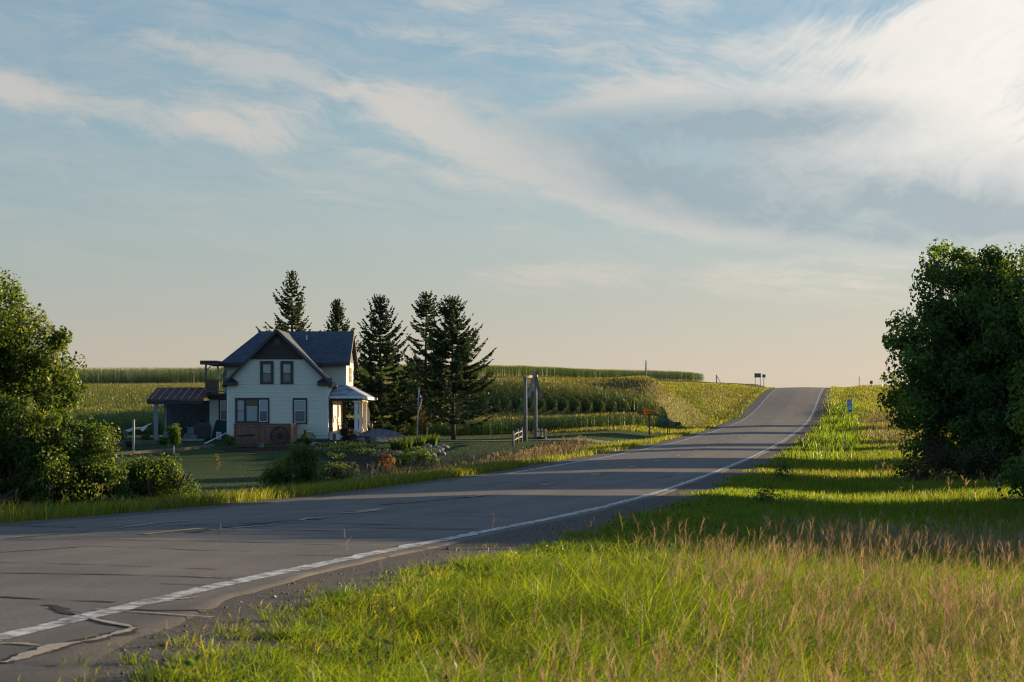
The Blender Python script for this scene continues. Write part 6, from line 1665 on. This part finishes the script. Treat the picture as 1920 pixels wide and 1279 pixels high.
mb.slab([(xl, y_ - .024, zc), (xl + .16, y_ - .024, zc + .11), (xl + .16, y_ - .024, zc + .05), (d[0] - .06, y_ - .024, zc + .05), (d[0] - .06, y_ - .024, zc - .05), (xl + .16, y_ - .024, zc - .05), (xl + .16, y_ - .024, zc - .11)], (0, -.004, 0)); mb.build('arrow', blk_s, t)
for px in (1590.5, 1597):
    x_ = (px - 960) * yo / 2667; mb = MB(); mb.box(x_ - .03, x_ + .03, y_ + .012, y_ + .06, gz(x_, y_) - .2, b[2] + .1); mb.build('post', simple('brown steel post', (.07, .055, .045), .7), t)
# signs on the crest
yo = 246
def crest_sign(name, label, x0, x1, y0, y1, posts, yo, mat):
    p = gp((x0 + x1) / 2, y1, yo); t = thing(name, label, 'road sign', p)
    a, b = pt(x0, y0, yo), pt(x1, y1, yo)
    mb = MB(); mb.box(a[0], b[0], p[1] - .02, p[1] + .02, b[2], a[2]); mb.build('panel', mat, t, bevel=.03)
    mb = MB(); mb.box(a[0] + .03, b[0] - .03, p[1] - .024, p[1] - .021, b[2] + .03, a[2] - .03); mb.build('face', mat, t)
    for px in posts:
        x_ = (px - 960) * yo / 2667; mb = MB(); mb.box(x_ - .045, x_ + .045, p[1] + .021, p[1] + .09, gz(x_, p[1]) - .3, a[2] - .05); mb.build('post', simple('grey steel', (.17, .17, .16), .6), t)
crest_sign('road_sign', 'wide green grey sign on two posts at the crest left of the road', 1414.5, 1427, 700, 708, (1416, 1425.5), 246, grn_s)
crest_sign('road_sign', 'small square sign on one post beside the wide sign at the crest', 1429.3, 1435.5, 702, 708, (1432.3,), 244, grn_s)
crest_sign('road_sign', 'small dark sign on a single post at the skyline right of the road', 1631, 1636.5, 714, 719.8, (1633.6,), 236, grn_s)
p = gp(1611, 729, 234); t = thing('marker_post', 'thin bare post on the skyline right of the road', 'post', p)
mb = MB(); mb.tube([p + [0, 0, -.3], np.array([p[0], p[1], (H0 - 706.5) * 234 / 2667])], .06, 7); mb.build('pole', oldwood, t); mb = MB(); zz = (H0 - 706.5) * 234 / 2667; mb.tube([(p[0], p[1], zz), (p[0], p[1], zz + .06)], [.065, .03], 7); mb.build('cap', iron_m, t)
# poles on the hill
yo = 268; p = gp(1211, 716, yo); t = thing('utility_pole', 'weathered pole standing alone before the far corn strip', 'pole', p)
zt_ = (H0 - 680) * yo / 2667
mb = MB(); mb.tube([p + [0, 0, -.3], np.array([p[0] + .03, p[1], zt_])], [.19, .13], 9); mb.build('pole', simple('pale weathered pole', (.26, .235, .22), .9, .1, .25, 5), t, smooth=True)
mb = MB(); mb.tube([p + [0, 0, -.1], p + [0, 0, .35]], [.34, .26], 9); mb.build('footing', rock_m, t)
mb = MB(); c = np.array([p[0] + .06, p[1], zt_ + .22]); mb.ico(c, .17, 2, .04, (.8, 1.1, 1.1)); mb.ico(c + [-.05, -.06, .22], .085, 2, .02); mb.slab([c + [.02, .1, -.08], c + [.10, .1, -.06], c + [.12, .2, -.32], c + [.05, .2, -.33]], (.02, .03, 0)); mb.slab([c + [-.13, -.13, .23], c + [-.10, -.1, .27], c + [-.2, -.2, .22]], (0, .02, -.02))
for s_ in (-.04, .04): mb.tube([c + [s_, 0, -.12], c + [s_, 0, -.225]], .012, 5)
o = mb.build('bird', black_m, None, smooth=True); recentre(o, (p[0] + .06, p[1], zt_)); tag(o, 'dark bird perched on top of the lone weathered pole', 'bird')
yo = 262; p = gp(1343.5, 722, yo); t = thing('braced_post', 'short pole with a diagonal brace on the hill skyline', 'pole', p)
zt_ = (H0 - 703) * yo / 2667
mb = MB(); mb.tube([p + [0, 0, -.3], np.array([p[0], p[1], zt_])], [.13, .10], 8); mb.build('pole', simple('pale pole', (.28, .26, .24), .9), t, smooth=True)
mb = MB(); q = pt(1354, 723, yo); mb.tube([np.array([p[0], p[1], zt_ - .1]), q], .055, 7); mb.build('brace', oldwood, t)
# stump and stone under the big trees
p = gp(1872, 905, 45); t = thing('stump_post', 'grey broken post standing under the trees at the right edge', 'post', p)
mb = MB(); mb.tube([p + [0, 0, -.1], p + [.01, 0, .30], p + [.02, 0, .58]], [.085, .08, .07], 8); mb.build('post', gpost, t); mb = MB(); mb.tube([p + [.02, 0, .58], p + [.05, 0, .66]], [.065, .02], 7); mb.build('splinter', gpost, t)
rock('boulder', 'grey stone in the weeds at the right edge under the trees', gp(1905, 925, 38), .35, (1.3, 1, .5), grock_m, 77)
# broadleaf weeds in the near grass
for i, (px, py, r_, lab) in enumerate([(1470, 912, .5, 'dark broadleaf weed in the shaded verge right of the road'), (1436, 958, .34, 'dark weed where the tree shade meets the gravel'), (1236, 1090, .17, 'small broadleaf weed among the bright near grass')]):
    h_ = hit(px, py, 12)
    decid('verge_weed', lab, 'plant', h_, r_ * .7, [(0, 0, r_ * .7, r_ * .7, r_ * .7, r_ * .8)], 16, 420, .05 + .08 * r_, [(.05, .085, .025), (.065, .10, .03)], 400 + i, .12 + .2 * (r_ > .3), .010, 3)
for i, (px, py) in enumerate([(735, 1262), (706, 1276)]):
    h_ = hit(px, py, 9.5); n = 46
    P_ = np.stack([h_[0] + rng.normal(0, .012, n), h_[1] + rng.normal(0, .012, n), h_[2] + rng.uniform(.36, .50, n)], 1)
    V, Q, _, C = leaves(P_, np.full(n, .014), rng.normal(size=(n, 3)), pal([(.40, .36, .03), (.45, .40, .04)], n))
    t = thing('goldenrod', ['yellow flowering spike in the near grass, the taller of a pair', 'yellow flowering spike in the near grass, the shorter of a pair'][i], 'flower', h_)
    mesh_np('blossom', V, [Q], straw_m, C, t)
    mb = MB(); mb.tube([h_, h_ + [.01, 0, .25], h_ + [0, 0, .48]], .003, 5); mb.build('stem', corn_m, t)
